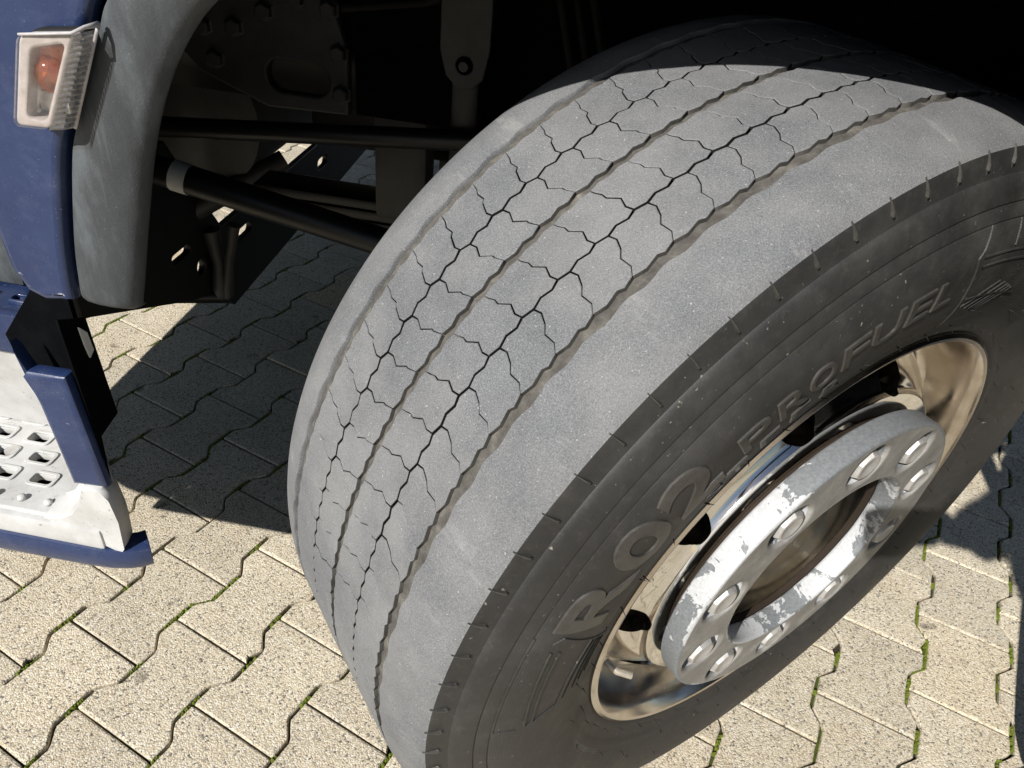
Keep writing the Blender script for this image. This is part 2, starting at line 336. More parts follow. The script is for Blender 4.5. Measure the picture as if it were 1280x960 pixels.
# ================================================================== PAVING
LEN = 0.1 * 0.932; PITCH = 0.14092; DD = 0.0112                # half stone length, row pitch, half wave
O0 = Vector((-1.21627, -0.10632, 0)); U = Vector((0.34202, 0.93969, 0)); VV = Vector((0.93969, -0.34202, 0))
def gp(u, v, z=0.0): return O0 + U * u + VV * v + Vector((0, 0, z))
ground_me = mesh('ground', [(-300, -300, -.022), (300, -300, -.022), (300, 300, -.022), (-300, 300, -.022)], [(0, 1, 2, 3)])
ground = tag(link('ground', ground_me, M['far']), 'pale concrete yard reaching away under the truck', 'ground', kind='structure')
bed_me = mesh('paving', [tuple(gp(u, v, -.0095)) for u, v in ((-5.0, -4.6), (5.8, -4.6), (5.8, 6.2), (-5.0, 6.2))], [(0, 3, 2, 1)])
paving = tag(link('paving', bed_me, M['joint']), 'yard paved with pale interlocking concrete stones and mossy joints', 'paving', kind='structure')
def wave(u):
    """row edge offset at distance u (in half stone lengths) from the stone's end: +1 wide at the end, -1 at the waist"""
    t = abs(((u + 1) % 2) - 1)
    a, b = .345, .655
    k = 1.0 if t < a else (-1.0 if t > b else 1 - 2 * (lambda q: .6 * q + .4 * q * q * (3 - 2 * q))((t - a) / (b - a)))
    return k
GAP = .0019
def paver_mesh(seed):
    rnd = random.Random(seed)
    us = [-.955, -.66, -.58, -.42, -.34, 0, .34, .42, .58, .66, .955]
    # stone spans u from -LEN..LEN around its waist; wide at both ends
    outline = []
    cr = .0045
    for sg in (1, -1):
        for u in (us if sg > 0 else us[::-1]): outline.append((u * (LEN - GAP), sg * (PITCH / 2 + DD * wave(u + 1) - GAP * (1.75 if .38 < abs(u) < .62 else 1.45))))
        e = (LEN - .0013) * sg; h = sg * (PITCH / 2 + DD - GAP)
        outline += [(e - sg * .0012, h - sg * .0012), (e, h - sg * cr), (e, 0), (e, -h + sg * cr), (e - sg * .0012, -h + sg * .0012)]
    if seed % 4 == 1:       # a chipped corner
        outline[0] = (outline[0][0] + .004, outline[0][1] - .009); outline[-1] = (outline[-1][0] + .005, outline[-1][1] - .006)
    n = len(outline); V = []; F = []
    for ins, z in ((0, -.03), (0, -.0035), (.0012, -.0010), (.0034, 0)):
        for (x, y) in outline:
            sx = 1 - ins / LEN; sy = 1 - ins / (PITCH / 2)
            j = (rnd.uniform(-.0006, .0006), rnd.uniform(-.0006, .0006)) if z > -.02 else (0, 0)
            p = U * (x * sx + j[0]) + VV * (y * sy + j[1]); V.append((p.x, p.y, z))
    for lv in range(3):
        for k in range(n): F.append((lv * n + k, lv * n + (k + 1) % n, (lv + 1) * n + (k + 1) % n, (lv + 1) * n + k))
    F.append(tuple(3 * n + k for k in range(n)))
    bm = bmesh.new(); me0 = mesh('paver', V, F); bm.from_mesh(me0); bpy.data.meshes.remove(me0)
    bmesh.ops.triangulate(bm, faces=[f for f in bm.faces if len(f.verts) > 4])
    me = bm_mesh(bm, 'paver'); me.materials.append(M['paver']); return me
PAV = [paver_mesh(s) for s in range(8)]
cells = []
ci = cam.matrix_world.inverted()
def pix(p):
    q = ci @ Vector(p)
    if q.z > -.05: return None
    return 640 + 933.75 * q.x / -q.z, 480 - 933.75 * q.y / -q.z
for k in range(-38, 56):
    for j in range(-36, 42):
        # leaving junctions (end joints of the row between line k and k+1) sit where m + k is odd
        m0 = 2 * j + (1 if k % 2 == 0 else 0)
        uc = (m0 + 1) * LEN; vc = (k + .5) * PITCH
        p = gp(uc, vc); q = pix(p)
        dist = (p - CAMP).length
        vis = 0
        if q and -90 < q[0] < 1370 and -60 < q[1] < 1040: vis = 1
        cells.append((0 if vis else 1, dist, uc, vc))
cells.sort()
rest_V = []; rest_F = []
for i, (vis, dist, uc, vc) in enumerate(cells):
    if dist > 9: continue
    rz = random.gauss(0, .0007); me = PAV[random.choice((0, 1, 2, 3, 4, 6, 7, 0, 2, 3, 4, 5))]
    p = gp(uc, vc, rz)
    tilt = Matrix.Rotation(random.gauss(0, .004), 4, 'X') @ Matrix.Rotation(random.gauss(0, .004), 4, 'Y') @ Matrix.Rotation(random.gauss(0, .004), 4, 'Z')
    if i < 290:
        link('paver', me, None, paving, Matrix.Translation(p) @ tilt)
    else:
        b = len(rest_V)
        for v in me.vertices: rest_V.append(tilt @ v.co + p)
        for f in me.polygons: rest_F.append(tuple(b + q for q in f.vertices))
pf = link('paver_field', mesh('paver_field', rest_V, rest_F), M['paver'], paving); tag(pf, kind='stuff')
# moss in the joints: small irregular clumps where the damp stays
mv = []; mf = []
def clump(p, r, h):
    b = len(mv); n = 6; a0 = random.random() * 6
    for k in range(n):
        an = a0 + 2 * PI * k / n; q = r * random.uniform(.6, 1.3); mv.append((p.x + q * math.cos(an), p.y + q * math.sin(an), p.z - .003))
    for k in range(n):
        an = a0 + 2 * PI * k / n; q = r * random.uniform(.35, .7); mv.append((p.x + q * math.cos(an), p.y + q * math.sin(an), p.z + h * random.uniform(.4, .8)))
    mv.append((p.x, p.y, p.z + h))
    for k in range(n):
        l = (k + 1) % n; mf.append((b + k, b + l, b + n + l, b + n + k)); mf.append((b + n + k, b + n + l, b + 2 * n))
for k in range(-8, 22):
    u = -6.0
    while u < 26:
        u += .022
        # row edge between row k-1 and k; wave phase: wide for row k where m+k odd
        s = wave(u + (1 if k % 2 == 0 else 0))
        v = k * PITCH - DD * s
        p = gp(u * LEN, v, -.0045)
        if (p - CAMP).length > 3: continue
        near = abs(((u + .5) % 1) - .5)           # distance to a junction
        nz = noise.noise(p * 5.0) + .35 * noise.noise(p * 21)
        thr = .24 - .60 * max(0, 1 - near / .30)
        if nz > thr and random.random() < .8:
            clump(p + Vector((random.gauss(0, .001), random.gauss(0, .001), 0)), random.uniform(.0026, .0050), random.uniform(.0042, .0066))
moss = link('moss', mesh('moss', mv, mf), M['moss']); tag(moss, 'thin green moss growing in the joints between the paving stones', 'moss', kind='stuff')

# ================================================================== TRUCK
truck = bpy.data.objects.new('truck', None); COL.objects.link(truck)
tag(truck, 'dark blue truck with its worn front wheel steered towards the viewer', 'truck')

# ---------------------------------------------------------------- wheel frame
WA = Vector((0.66811, -0.74108, -0.06658)); WB = Vector((0.74273, 0.66960, 0)); WU = Vector((0.04458, -0.04945, 0.99778)); WC = Vector((0, 0, .49012))
WM = Matrix(((WA.x, WB.x, WU.x, WC.x), (WA.y, WB.y, WU.y, WC.y), (WA.z, WB.z, WU.z, WC.z), (0, 0, 0, 1)))
WMI = WM.inverted()
def unground(v):
    """press a wheel-local point that would sink into the paving up onto it"""
    w = WM @ Vector(v)
    if w.z < .0015: w.z = .0015; return WMI @ w
    return Vector(v)
RT = [(0, .5009), (.05, .5006), (.098, .4998), (.104, .4994), (.125, .4974), (.138, .4945), (.149, .4902), (.157, .4856), (.162, .4810)]
def rtread(x): return interp(RT, abs(x))
def pol(x, r, deg): t = math.radians(deg); return Vector((x, r * math.cos(t), r * math.sin(t)))

# carcass: groove floors + body (main mesh of the tyre)
car = []
fl = []
for i in range(-162, 163):
    x = i / 1000
    d = min(abs(x - c) for c in (-.0985, .0015, .0995))
    dep = .0046 if d < .0090 else (.0046 + (d - .0090) / .002 * .0044 if d < .0110 else .009)
    fl.append((x, rtread(x) - dep))
keep = [p for k, p in enumerate(fl) if k == 0 or k == len(fl) - 1 or k % 6 == 0 or any(abs(abs(p[0] - c) - e) < .0011 for c in (-.0985, .0015, .0995) for e in (.0090, .0110))]
V, F = lathe_vf(keep, 328)
V = [unground(v) for v in V]
tyre = link('tyre', mesh('tyre', V, F, True), M['groove'], truck, WM)
tyre['label'] = 'worn grey wide tyre with zigzag grooves and black sidewall'

# sidewalls
SW = [(.162, .4810), (.1634, .4785), (.1650, .4740), (.1675, .4660), (.1690, .4620), (.1712, .4609), (.1738, .4570), (.1768, .4510), (.1790, .4450), (.1796, .4425), (.1788, .4412),
      (.1812, .4375), (.1838, .4315), (.1842, .4298), (.1833, .4290), (.1850, .4270), (.1880, .4200), (.1915, .4100), (.1931, .4000), (.1935, .3900), (.1933, .3800), (.1925, .3700), (.1910, .3580),
      (.1880, .3450), (.1848, .3350), (.1830, .3300), (.1826, .3285), (.1800, .3235), (.1783, .3200), (.1778, .3175), (.1752, .3120), (.1745, .3090), (.1742, .3040), (.1700, .2985), (.160, .290)]
V, F = lathe_vf(SW, 328); V = [unground(v) for v in V]
sidewall = link('sidewall', sharp(mesh('sidewall', V, F), 38), M['side'], tyre); sidewall['label'] = 'black sidewall with raised lettering'
V, F = lathe_vf([(-x, r) for x, r in SW], 164); V = [unground(v) for v in V]
link('sidewall', sharp(mesh('sidewall', V, F), 38), M['side'], tyre)
SWI = sorted([(r, x) for x, r in SW])
def xside(r): return interp(SWI, r)

# shoulder ribs with zigzag inner edge
PER = 360 / 82
def shoulder(sign, x_in, phase):
    V = []; F = []; xs = [None, .109, .114, .120, .127, .133, .139, .144, .149, .153, .157, .160, .1621]
    nseg = 82 * 6
    zz = [0, .0012, .0017, .0004, -.0010, -.0012]
    zz2 = [0, .5, 1, .2, -.7, -.9]
    for i in range(nseg):
        deg = i * 360 / nseg + phase
        e = x_in + zz[i % 6] * 1.0 + .0004 * noise.noise(Vector((i * .37, sign, 0)))
        row = [(e, rtread(x_in) - .0075), (e + .0003, rtread(x_in) - .0012), (e + .0011, rtread(x_in) - .0001)] + [(x, rtread(x)) for x in xs[1:]] + [(.1618, .4795)]
        wob = .00035 * noise.noise(Vector((math.cos(math.radians(deg)) * 5, math.sin(math.radians(deg)) * 5, sign)))
        for x, r in row: V.append(unground(pol(sign * x, r + wob, deg)))
    m = 3 + len(xs) - 1 + 1
    for i in range(nseg):
        j = (i + 1) % nseg
        for k in range(m - 1): F.append((i * m + k, j * m + k, j * m + k + 1, i * m + k + 1) if sign < 0 else (i * m + k, i * m + k + 1, j * m + k + 1, j * m + k))
    o = link('shoulder_rib', sharp(mesh('shoulder_rib', V, F), 45), M['tread'], tyre); return o
shoulder(1, .1058, 126.75); shoulder(-1, .1046, 130.84)

# tread blocks: closed zigzag polygons in (axial mm, degrees)
def block(sipe, col, edge, g_sipe=.082, side=1):
    """sipe: points from the narrow groove to the wide groove; col: narrow-groove points from this junction to the next; edge: wide-groove points likewise"""
    n = len(sipe)
    def off(p, k, s):
        w = g_sipe * (1.0 - .62 * k / (n - 1)); return (p[0], p[1] + s * w)
    lo = [off(p, k, 1) for k, p in enumerate(sipe)]
    hi = [off((p[0], p[1] + PER), k, -1) for k, p in enumerate(sipe)]
    g = 1.2 * side
    lo[0] = (lo[0][0] + g, lo[0][1]); hi[0] = (hi[0][0] + g, hi[0][1])
    cc = [(x + g, d) for x, d in col[1:-1]]
    return lo + edge + hi[::-1] + cc[::-1], (n - 1, n - 1 + len(edge))
Bl = [(52.5, 0), (49.8, 1.22), (52.5, 2.15), (49.8, 3.28), (52.5, PER), (49.8, PER + 1.22)]
Dl = [(-44.8, 0), (-48.5, 1.08), (-45.0, 2.13), (-48.2, 3.14), (-44.8, PER), (-48.5, PER + 1.08)]
blocks = {
 'ba': (126.75, block([(52.5, 0), (60.6, -.20), (70.0, .26), (76.2, .88), (87.5, .83), (94.6, 1.42)], Bl[0:5], [(97.3, 2.55), (94.6, 3.12), (97.4, 4.55)], side=1)),
 'cb': (126.75, block([(49.8, 1.22), (41.8, 1.42), (32.5, 1.06), (22.4, 1.82), (17.1, 1.79), (11.1, 2.07), (6.5, 2.20)], Bl[1:6], [(4.7, 3.2), (6.6, 4.3), (4.8, 5.5)], side=-1)),
 'dc': (130.84, block([(-44.8, 0), (-36.4, -.19), (-26.7, .24), (-16.3, -.61), (-12.9, -.62), (-3.6, -1.02)], Dl[0:5], [(-.7, .1), (-3.4, 1.06), (-.8, 2.15)], side=1)),
 'ed': (130.84, block([(-48.5, 1.08), (-55.5, 1.25), (-67.5, .77), (-70.3, .38), (-79.9, .45), (-85.3, .14), (-94.6, -.05)], Dl[1:6], [(-92.9, 1.0), (-94.9, 2.2), (-93.0, 3.3)], side=-1)),
}
def block_mesh(poly, base):
    poly, wide = poly
    # vertices relative to rotation 'base' about the axle
    cx = sum(p[0] for p in poly) / len(poly); cy = sum(p[1] for p in poly) / len(poly); n = len(poly)
    V = []; N = []; F = []
    def ring(ins, dr, nrm):
        for i, (x, d) in enumerate(poly):
            (xa, da), (xb, db) = poly[i - 1], poly[(i + 1) % n]
            tx, ty = (xb - xa), (db - da) * 8.73; L = math.hypot(tx, ty) or 1
            nx, ny = ty / L, -tx / L
            sg = -1 if area > 0 else 1
            x2 = x + sg * nx * ins; d2 = d + sg * ny * ins / 8.73
            r = rtread(x2 / 1000) + dr; V.append(pol(x2 / 1000, r, d2))
            rad = pol(0, 1, d2); out = (Vector((nx * -sg, 0, 0)) + (pol(0, 1, d2 + 90)) * (ny * -sg)).normalized()
            N.append((rad * nrm[0] + out * nrm[1]).normalized())
    area = sum(poly[i][0] * poly[(i + 1) % n][1] * 8.73 - poly[(i + 1) % n][0] * poly[i][1] * 8.73 for i in range(n))
    ring(0, -.008, (0, 1)); ring(0, -.0009, (.0, 1)); ring(.05, -.0007, (.6, .8)); ring(.75, 0, (1, .12)); ring(1.5, 0, (1, 0))
    for lv in range(4):
        for k in range(n): F.append((lv * n + k, lv * n + (k + 1) % n, (lv + 1) * n + (k + 1) % n, (lv + 1) * n + k))
    F.append(tuple(4 * n + k for k in range(n)))
    me0 = mesh('t', V, F); bm = bmesh.new(); bm.from_mesh(me0); bpy.data.meshes.remove(me0)
    bmesh.ops.triangulate(bm, faces=[f for f in bm.faces if len(f.verts) > 4], ngon_method='EAR_CLIP')
    me = bpy.data.meshes.new('tread_block'); bmesh.ops.recalc_face_normals(bm, faces=bm.faces)
    c0 = bm.calc_volume(signed=True)
    bm.to_mesh(me); bm.free()
    # make sure the top looks outward
    tops = [p for p in me.polygons if all(v >= 4 * n for v in p.vertices)]
    tn = sum((p.normal * p.area for p in tops), Vector()); rad = pol(0, 1, cy)
    if tn.dot(rad) < 0: me.flip_normals()
    me.polygons.foreach_set('use_smooth', [True] * len(me.polygons))
    me.normals_split_custom_set_from_vertices(N)
    me.materials.append(M['tread']); me.materials.append(M['cut']); me.materials.append(M['groovewall'])
    for p in me.polygons:
        if max(p.vertices) < 2 * n:
            ks = sorted({v % n for v in p.vertices}); k0 = ks[0] if ks != [0, n - 1] else n - 1
            p.material_index = 2 if wide[0] <= k0 <= wide[1] else 1
    return me
rv = []; rf = []; rm = []
for key, (base, poly) in blocks.items():
    me = block_mesh(poly, base)
    for k in range(82):
        deg = base + k * PER
        R_ = Matrix.Rotation(math.radians(deg), 4, 'X')
        mid = (deg + 2.2) % 360
        if 84 < mid < 218:
            o = link('tread_block', me, None, tyre, R_ @ Matrix.Scale(1 + random.gauss(0, .0004), 4))
        else:
            b = len(rv)
            for v in me.vertices: rv.append(unground(R_ @ v.co))
            for f in me.polygons: rf.append(tuple(b + q for q in f.vertices)); rm.append(f.material_index)
rest = mesh('tread_rest', rv, rf); rest.materials.append(M['tread']); rest.materials.append(M['cut']); rest.materials.append(M['groovewall']); rest.polygons.foreach_set('material_index', rm)
o = link('tread_block_rows', rest, None, tyre); tag(o, kind='stuff')

# small fins on the shoulder edge (one per pitch) and rubber vent hairs
def fin_mesh():
    V = []; F = []
    secs = [(.4835, .0004, .0000), (.4795, .0008, .0016), (.4740, .0013, .0026), (.4705, .0019, .0024), (.4685, .0008, .0008), (.4660, .0003, .0001)]
    for r, hw, h in secs:
        x = xside(min(r, .481)) if r < .4805 else .1615
        for s, hh in ((-1, -.001), (-.5, h), (.5, h), (1, -.001)):
            t = s * hw / r; V.append((x + hh, r * math.cos(t), r * math.sin(t)))
    for i in range(len(secs) - 1):
        for k in range(3): F.append((i * 4 + k, i * 4 + k + 1, (i + 1) * 4 + k + 1, (i + 1) * 4 + k))
    me = mesh('shoulder_fin', V, F); me.materials.append(M['letter']); return me
FIN = fin_mesh()
for k in range(82):
    deg = 142.95 + k * PER
    if 55 < deg % 360 < 230: link('shoulder_fin', FIN, None, tyre, Matrix.Rotation(math.radians(deg), 4, 'X'))
hv = []; hf = []
def hair(r, deg, ln, lean, rad=.0006):
    p = pol(xside(r) - .0005, r, deg); t = pol(0, 1, deg + 90); ra = pol(0, 1, deg)
    d = (Vector((1, 0, 0)) * .75 + t * lean[0] + ra * lean[1]).normalized()
    V, F = tube_vf([p, p + d * ln * .6, p + d * ln + t * lean[0] * ln * .15], [rad, rad * .85, rad * .3], 5)
    b = len(hv); hv.extend(V); hf.extend(tuple(b + q for q in f) for f in F)
for k in range(44):
    hair(.312 + random.gauss(0, .002), k * 360 / 44 + random.uniform(-1, 1), random.uniform(.006, .011), (random.uniform(-.6, .6), random.uniform(-.5, .2)))
for k in range(26):
    hair(.338 + random.gauss(0, .004), k * 360 / 26 + random.uniform(-2, 2), random.uniform(.004, .008), (random.uniform(-.6, .6), random.uniform(-.4, .4)))
for k in range(16):
    hair(.3715 + random.gauss(0, .01), 20 - k * 11 + random.uniform(-2, 2), random.uniform(.003, .006), (random.uniform(-.8, .8), random.uniform(-.6, .6)))
o = link('rubber_vent_hairs', mesh('hairs', hv, hf), M['rubber'], tyre); tag(o, kind='stuff')

# raised lettering on the sidewall
def glyph(ch):
    cu = bpy.data.curves.new('t', 'FONT'); cu.body = ch; cu.size = 1; cu.resolution_u = 6; cu.fill_mode = 'NONE'; cu.dimensions = '2D'
    ob = bpy.data.objects.new('t', cu); COL.objects.link(ob)
    dg = bpy.context.evaluated_depsgraph_get(); me = bpy.data.meshes.new_from_object(ob.evaluated_get(dg))
    # chain the edges into loops
    adj = {}
    for e in me.edges:
        a, b = e.vertices; adj.setdefault(a, []).append(b); adj.setdefault(b, []).append(a)
    loops = []; seen = set()
    for s in adj:
        if s in seen: continue
        lp = [s]; seen.add(s); cur = s
        while True:
            nx = [q for q in adj[cur] if q not in seen]
            if not nx: break
            cur = nx[0]; seen.add(cur); lp.append(cur)
        loops.append([me.vertices[q].co.xy.copy() for q in lp])
    bpy.data.objects.remove(ob); bpy.data.curves.remove(cu); bpy.data.meshes.remove(me)
    return loops
def raised(ch, d0, d1, r0, r1, h=.0011, name='raised_letter', bold=.0015, edge=.0007):
    """d0 left edge and d1 right edge in degrees (reading runs towards smaller angles)"""
    loops = glyph(ch)
    xs = [p.x for l in loops for p in l]; ys = [p.y for l in loops for p in l]
    x0, x1, y0, y1 = min(xs), max(xs), min(ys), max(ys)
    W_ = math.radians(d0 - d1) * (r0 + r1) / 2; H_ = r1 - r0
    fit = [[((p.x - x0) / (x1 - x0) * W_, (p.y - y0) / (y1 - y0) * H_) for p in l] for l in loops]
    # densify long edges so the letter follows the curved wall
    den = []
    for l in fit:
        q = []
        for a, b in zip(l, l[1:] + l[:1]):
            L = math.hypot(b[0] - a[0], b[1] - a[1]); n = max(1, int(L / .005))
            for i in range(n): q.append((a[0] + (b[0] - a[0]) * i / n, a[1] + (b[1] - a[1]) * i / n))
        den.append(q)
    cu = bpy.data.curves.new('t', 'CURVE'); cu.dimensions = '2D'; cu.fill_mode = 'FRONT'; cu.extrude = .5; cu.bevel_depth = .0007; cu.bevel_resolution = 0; cu.offset = bold
    for l in den:
        s = cu.splines.new('POLY'); s.points.add(len(l) - 1); s.use_cyclic_u = True
        for p, q in zip(s.points, l): p.co = (q[0], q[1], 0, 1)
    ob = bpy.data.objects.new('t', cu); COL.objects.link(ob)
    dg = bpy.context.evaluated_depsgraph_get(); me = bpy.data.meshes.new_from_object(ob.evaluated_get(dg)); me.materials.clear()
    bpy.data.objects.remove(ob); bpy.data.curves.remove(cu)
    for v in me.vertices:
        x, y, z = v.co
        r = r0 + y; deg = d0 - math.degrees(x / ((r0 + r1) / 2))
        hh = (h if z > .4999 + .0004 else (h * .5 if z > 0 else -.0015)); v.co = pol(xside(r) + hh, r, deg)
    me.update()
    o = link(name, sharp(me, 25), M['letter'], tyre)
    return o
for ch, d0, d1 in (('R', 159.9, 151.4), ('0', 149.9, 143.0), ('2', 141.6, 134.8)): raised(ch, d0, d1, .3665, .4155, .0016, bold=.0018)
for ch, d0, d1 in (('P', 131.1, 126.7), ('R', 125.4, 121.3), ('O', 120.8, 116.9), ('F', 115.8, 112.0), ('U', 111.2, 106.5), ('E', 105.3, 101.4), ('L', 100.4, 97.0)): raised(ch, d0, d1, .3700, .3960, .0016, bold=.0001)
for ch, d0, d1 in (('S', 138.2, 135.6), ('T', 134.6, 131.0), ('E', 128.7, 125.6), ('E', 123.6, 120.6), ('R', 118.4, 115.2)): raised(ch, d0, d1, .3450, .3615, .0016, bold=.0)
def ribbon(pts, w=.0011, h=.0012, name='raised_line'):
    """pts: (r, deg); thin raised line on the sidewall"""
    P = []
    for (ra, da), (rb, db) in zip(pts, pts[1:]):
        L = math.hypot(rb - ra, math.radians(db - da) * .38); n = max(1, int(L / .006))
        for i in range(n): P.append((ra + (rb - ra) * i / n, da + (db - da) * i / n))
    P.append(pts[-1]); V = []; F = []
    for i, (r, d) in enumerate(P):
        a = P[max(i - 1, 0)]; b = P[min(i + 1, len(P) - 1)]
        tr, td = b[0] - a[0], math.radians(b[1] - a[1]) * r; L = math.hypot(tr, td) or 1; nr, nd = -td / L, tr / L
        for s, hh in ((-1, -.001), (-.6, h), (.6, h), (1, -.001)):
            r2 = r + nr * s * w; d2 = d + math.degrees(nd * s * w / r); V.append(pol(xside(r2) + hh, r2, d2))
    for i in range(len(P) - 1):
        for k in range(3): F.append((i * 4 + k, i * 4 + k + 1, (i + 1) * 4 + k + 1, (i + 1) * 4 + k))
    return link(name, mesh(name, V, F), M['side'], tyre)
def arc(r, d0, d1, n=16): return [(r, d0 + (d1 - d0) * i / n) for i in range(n + 1)]
for ln in ([(.4285, 161.5), (.4285, 179.8)], [(.4115, 162.2), (.4030, 161.2), (.352, 164.2), (.322, 166.5)], [(.4080, 163.6), (.4000, 179.8)], [(.3985, 163.8), (.3920, 179.6)],
           [(.4000, 179.8), (.3640, 178.9)], [(.3640, 178.9), (.3600, 163.9)], [(.3560, 178.6), (.3525, 164.2)], [(.345, 165.2), (.3440, 177.8)], [(.338, 166.0), (.3370, 177.0)], [(.331, 166.6), (.3300, 176.0)],
           [(.4285, 179.8), (.4085, 179.8)],
           [(.4285, 92.6), (.4120, 93.6), (.4055, 94.4), (.3620, 92.4), (.3180, 89.6)], [(.4050, 93.2), (.4030, 80), (.3990, 66)], [(.3960, 92.9), (.3940, 80), (.390, 66)],
           [(.4285, 86.5), (.4080, 86.8)], [(.3600, 91.4), (.3580, 84), (.3560, 76)], [(.3500, 90.8), (.3720, 84.5)], [(.3450, 88.8), (.3690, 82.5)], [(.3420, 86.8), (.3660, 80.8)], [(.3400, 85.4), (.3640, 79.6)], [(.3380, 84), (.3620, 78.4)]):
    ribbon(ln)
for k in range(10):     # moulded marks near the bead, too worn to read
    ribbon([(.3420, 62 - k * 1.5), (.3500, 62.3 - k * 1.5)], .0006, .0004, 'raised_mark')
for k in range(12): ribbon([(.3330, 206 + k * 1.3), (.3375 + random.uniform(0, .002), 206.2 + k * 1.3)], .0005, .0003, 'raised_mark')
for k in range(11): ribbon([(.4622, 111.9 - k * .31), (.4642, 111.9 - k * .31)], .0004, .0005, 'raised_mark')

# ---------------------------------------------------------------- rim
RIM_F = [(.158, .2960), (.168, .3000), (.1735, .2985), (.1755, .2945), (.1745, .2905), (.1700, .2868), (.1600, .2835), (.1450, .2815), (.1300, .2795), (.1150, .2760), (.1065, .2720), (.1035, .2675), (.1060, .2625), (.1120, .2580),
         (.1200, .2530), (.1290, .2470), (.1375, .2400), (.1445, .2330), (.1500, .2265), (.1535, .2215), (.1550, .2190), (.1585, .2172), (.1625, .2160), (.1640, .2130), (.1640, .1280)]
RIM_B = [(.1100, .1280), (.1100, .2300), (.0900, .2480), (.0600, .2560), (-.1500, .2560), (-.1650, .2960), (-.1500, .2960), (-.1300, .2740), (.0700, .2740), (.1300, .2850), (.1450, .2900)]
V, F = lathe_vf(RIM_F + RIM_B, 180, closed=True)
rim_me = mesh('rim', V, F); bm = bmesh.new(); bm.from_mesh(rim_me); bmesh.ops.recalc_face_normals(bm, faces=bm.faces); bm.to_mesh(rim_me); bm.free()
rim = link('rim', rim_me, M['alu'], truck, WM); rim['label'] = 'polished aluminium rim with round hand holes'
cv = []; cf = []
for k in range(10):
    an = math.radians(149.2 + 36 * k); cc = Vector((0, .2310 * math.cos(an), .2310 * math.sin(an)))
    d = Vector((1, .45 * math.cos(an), .45 * math.sin(an))).normalized()
    V, F = tube_vf([cc + Vector((.145, 0, 0)) - d * .075, cc + Vector((.145, 0, 0)) + d * .06], .0225, 48)
    b = len(cv); cv += V; cf += [tuple(b + q for q in f) for f in F]
cutter = link('cutter', mesh('cutter', cv, cf), None, None, WM)
bm = bmesh.new(); bm.from_mesh(cutter.data); bmesh.ops.recalc_face_normals(bm, faces=bm.faces); bm.to_mesh(cutter.data); bm.free()
bpy.context.view_layer.update()
md = rim.modifiers.new('b', 'BOOLEAN'); md.operation = 'DIFFERENCE'; md.object = cutter; md.solver = 'EXACT'
dg = bpy.context.evaluated_depsgraph_get(); me = bpy.data.meshes.new_from_object(rim.evaluated_get(dg))
rim.modifiers.clear(); rim.data = me; bpy.data.objects.remove(cutter); sharp(me, 32)
# brake drum and knuckle behind the rim
V, F = lathe_vf([(.100, .05), (.100, .245), (.060, .250), (-.13, .252), (-.14, .23), (-.14, .05)], 64); link('brake_drum', sharp(mesh('brake_drum', V, F), 40), M['drum'], truck, WM)
V, F = lathe_vf([(.100, .0), (.100, .050), (.104, .056), (.104, .090), (.095, .096), (.095, .118), (.108, .121), (.108, .1275), (.09, .1275)], 96); hubo = link('hub', sharp(mesh('hub', V, F), 30), M['hub'], truck, WM)

# ---------------------------------------------------------------- nut ring
TH0 = -48.515
loops = [circle(0, 0, .2052, 128), circle(0, 0, .1280, 96)]
for k in range(10):
    an = math.radians(TH0 + 36 * k); loops.append(circle(.1675 * math.cos(an), .1675 * math.sin(an), .0272, 40))
me = curve_plate(loops, .0135, .0042, 2)
# plate local X,Y,Z -> wheel Y,Z,X
PM = Matrix(((0, 0, 1, .1855), (1, 0, 0, 0), (0, 1, 0, 0), (0, 0, 0, 1)))
ring = link('nut_ring', sharp(me, 30), M['ring'], truck, WM @ PM); ring['label'] = 'thick nut protection ring with flaking white paint over grey'
def nut_mesh():
    V = []; F = []; n = 24
    def hexr(t, R): 
        s = (t % (PI / 3)) - PI / 6; return R * math.cos(PI / 6) / math.cos(s)
    prof = [(0, 1.0, 1), (.026, 1.0, 1), (.0305, .90, 0), (.0312, .80, 0), (.0300, .62, 0), (.0295, .0, 0)]
    for z, s, hx in prof:
        for k in range(n):
            t = 2 * PI * k / n; r = (hexr(t, .0190) if hx else .0178) * s; V.append((r * math.cos(t), r * math.sin(t), z))
    for i in range(len(prof) - 1):
        for k in range(n): F.append((i * n + k, i * n + (k + 1) % n, (i + 1) * n + (k + 1) % n, (i + 1) * n + k))
    me = sharp(mesh('wheel_nut', V, F), 28); me.materials.append(M['nut']); return me
NUT = nut_mesh()
for k in range(10):
    an = math.radians(TH0 + 36 * k)
    link('wheel_nut', NUT, None, ring, Matrix.Translation((.1675 * math.cos(an), .1675 * math.sin(an), -.0165)) @ Matrix.Rotation(random.uniform(0, 1), 4, 'Z'))
V, F = lathe_vf([(.1642, .188), (.1716, .188), (.1716, .1300), (.1642, .1300)], 96); link('ring_spacer', sharp(mesh('ring_spacer', V, F), 40), M['drum'], ring, PM.inverted())  # dark drum colour paints the shade at the bottom of the nut holes
# valve stem
tube('valve_stem', [pol(.150, .262, 197), pol(.165, .258, 198), pol(.176, .247, 199.5)], [.0045, .0042, .0040], M['hub'], rim, 12)

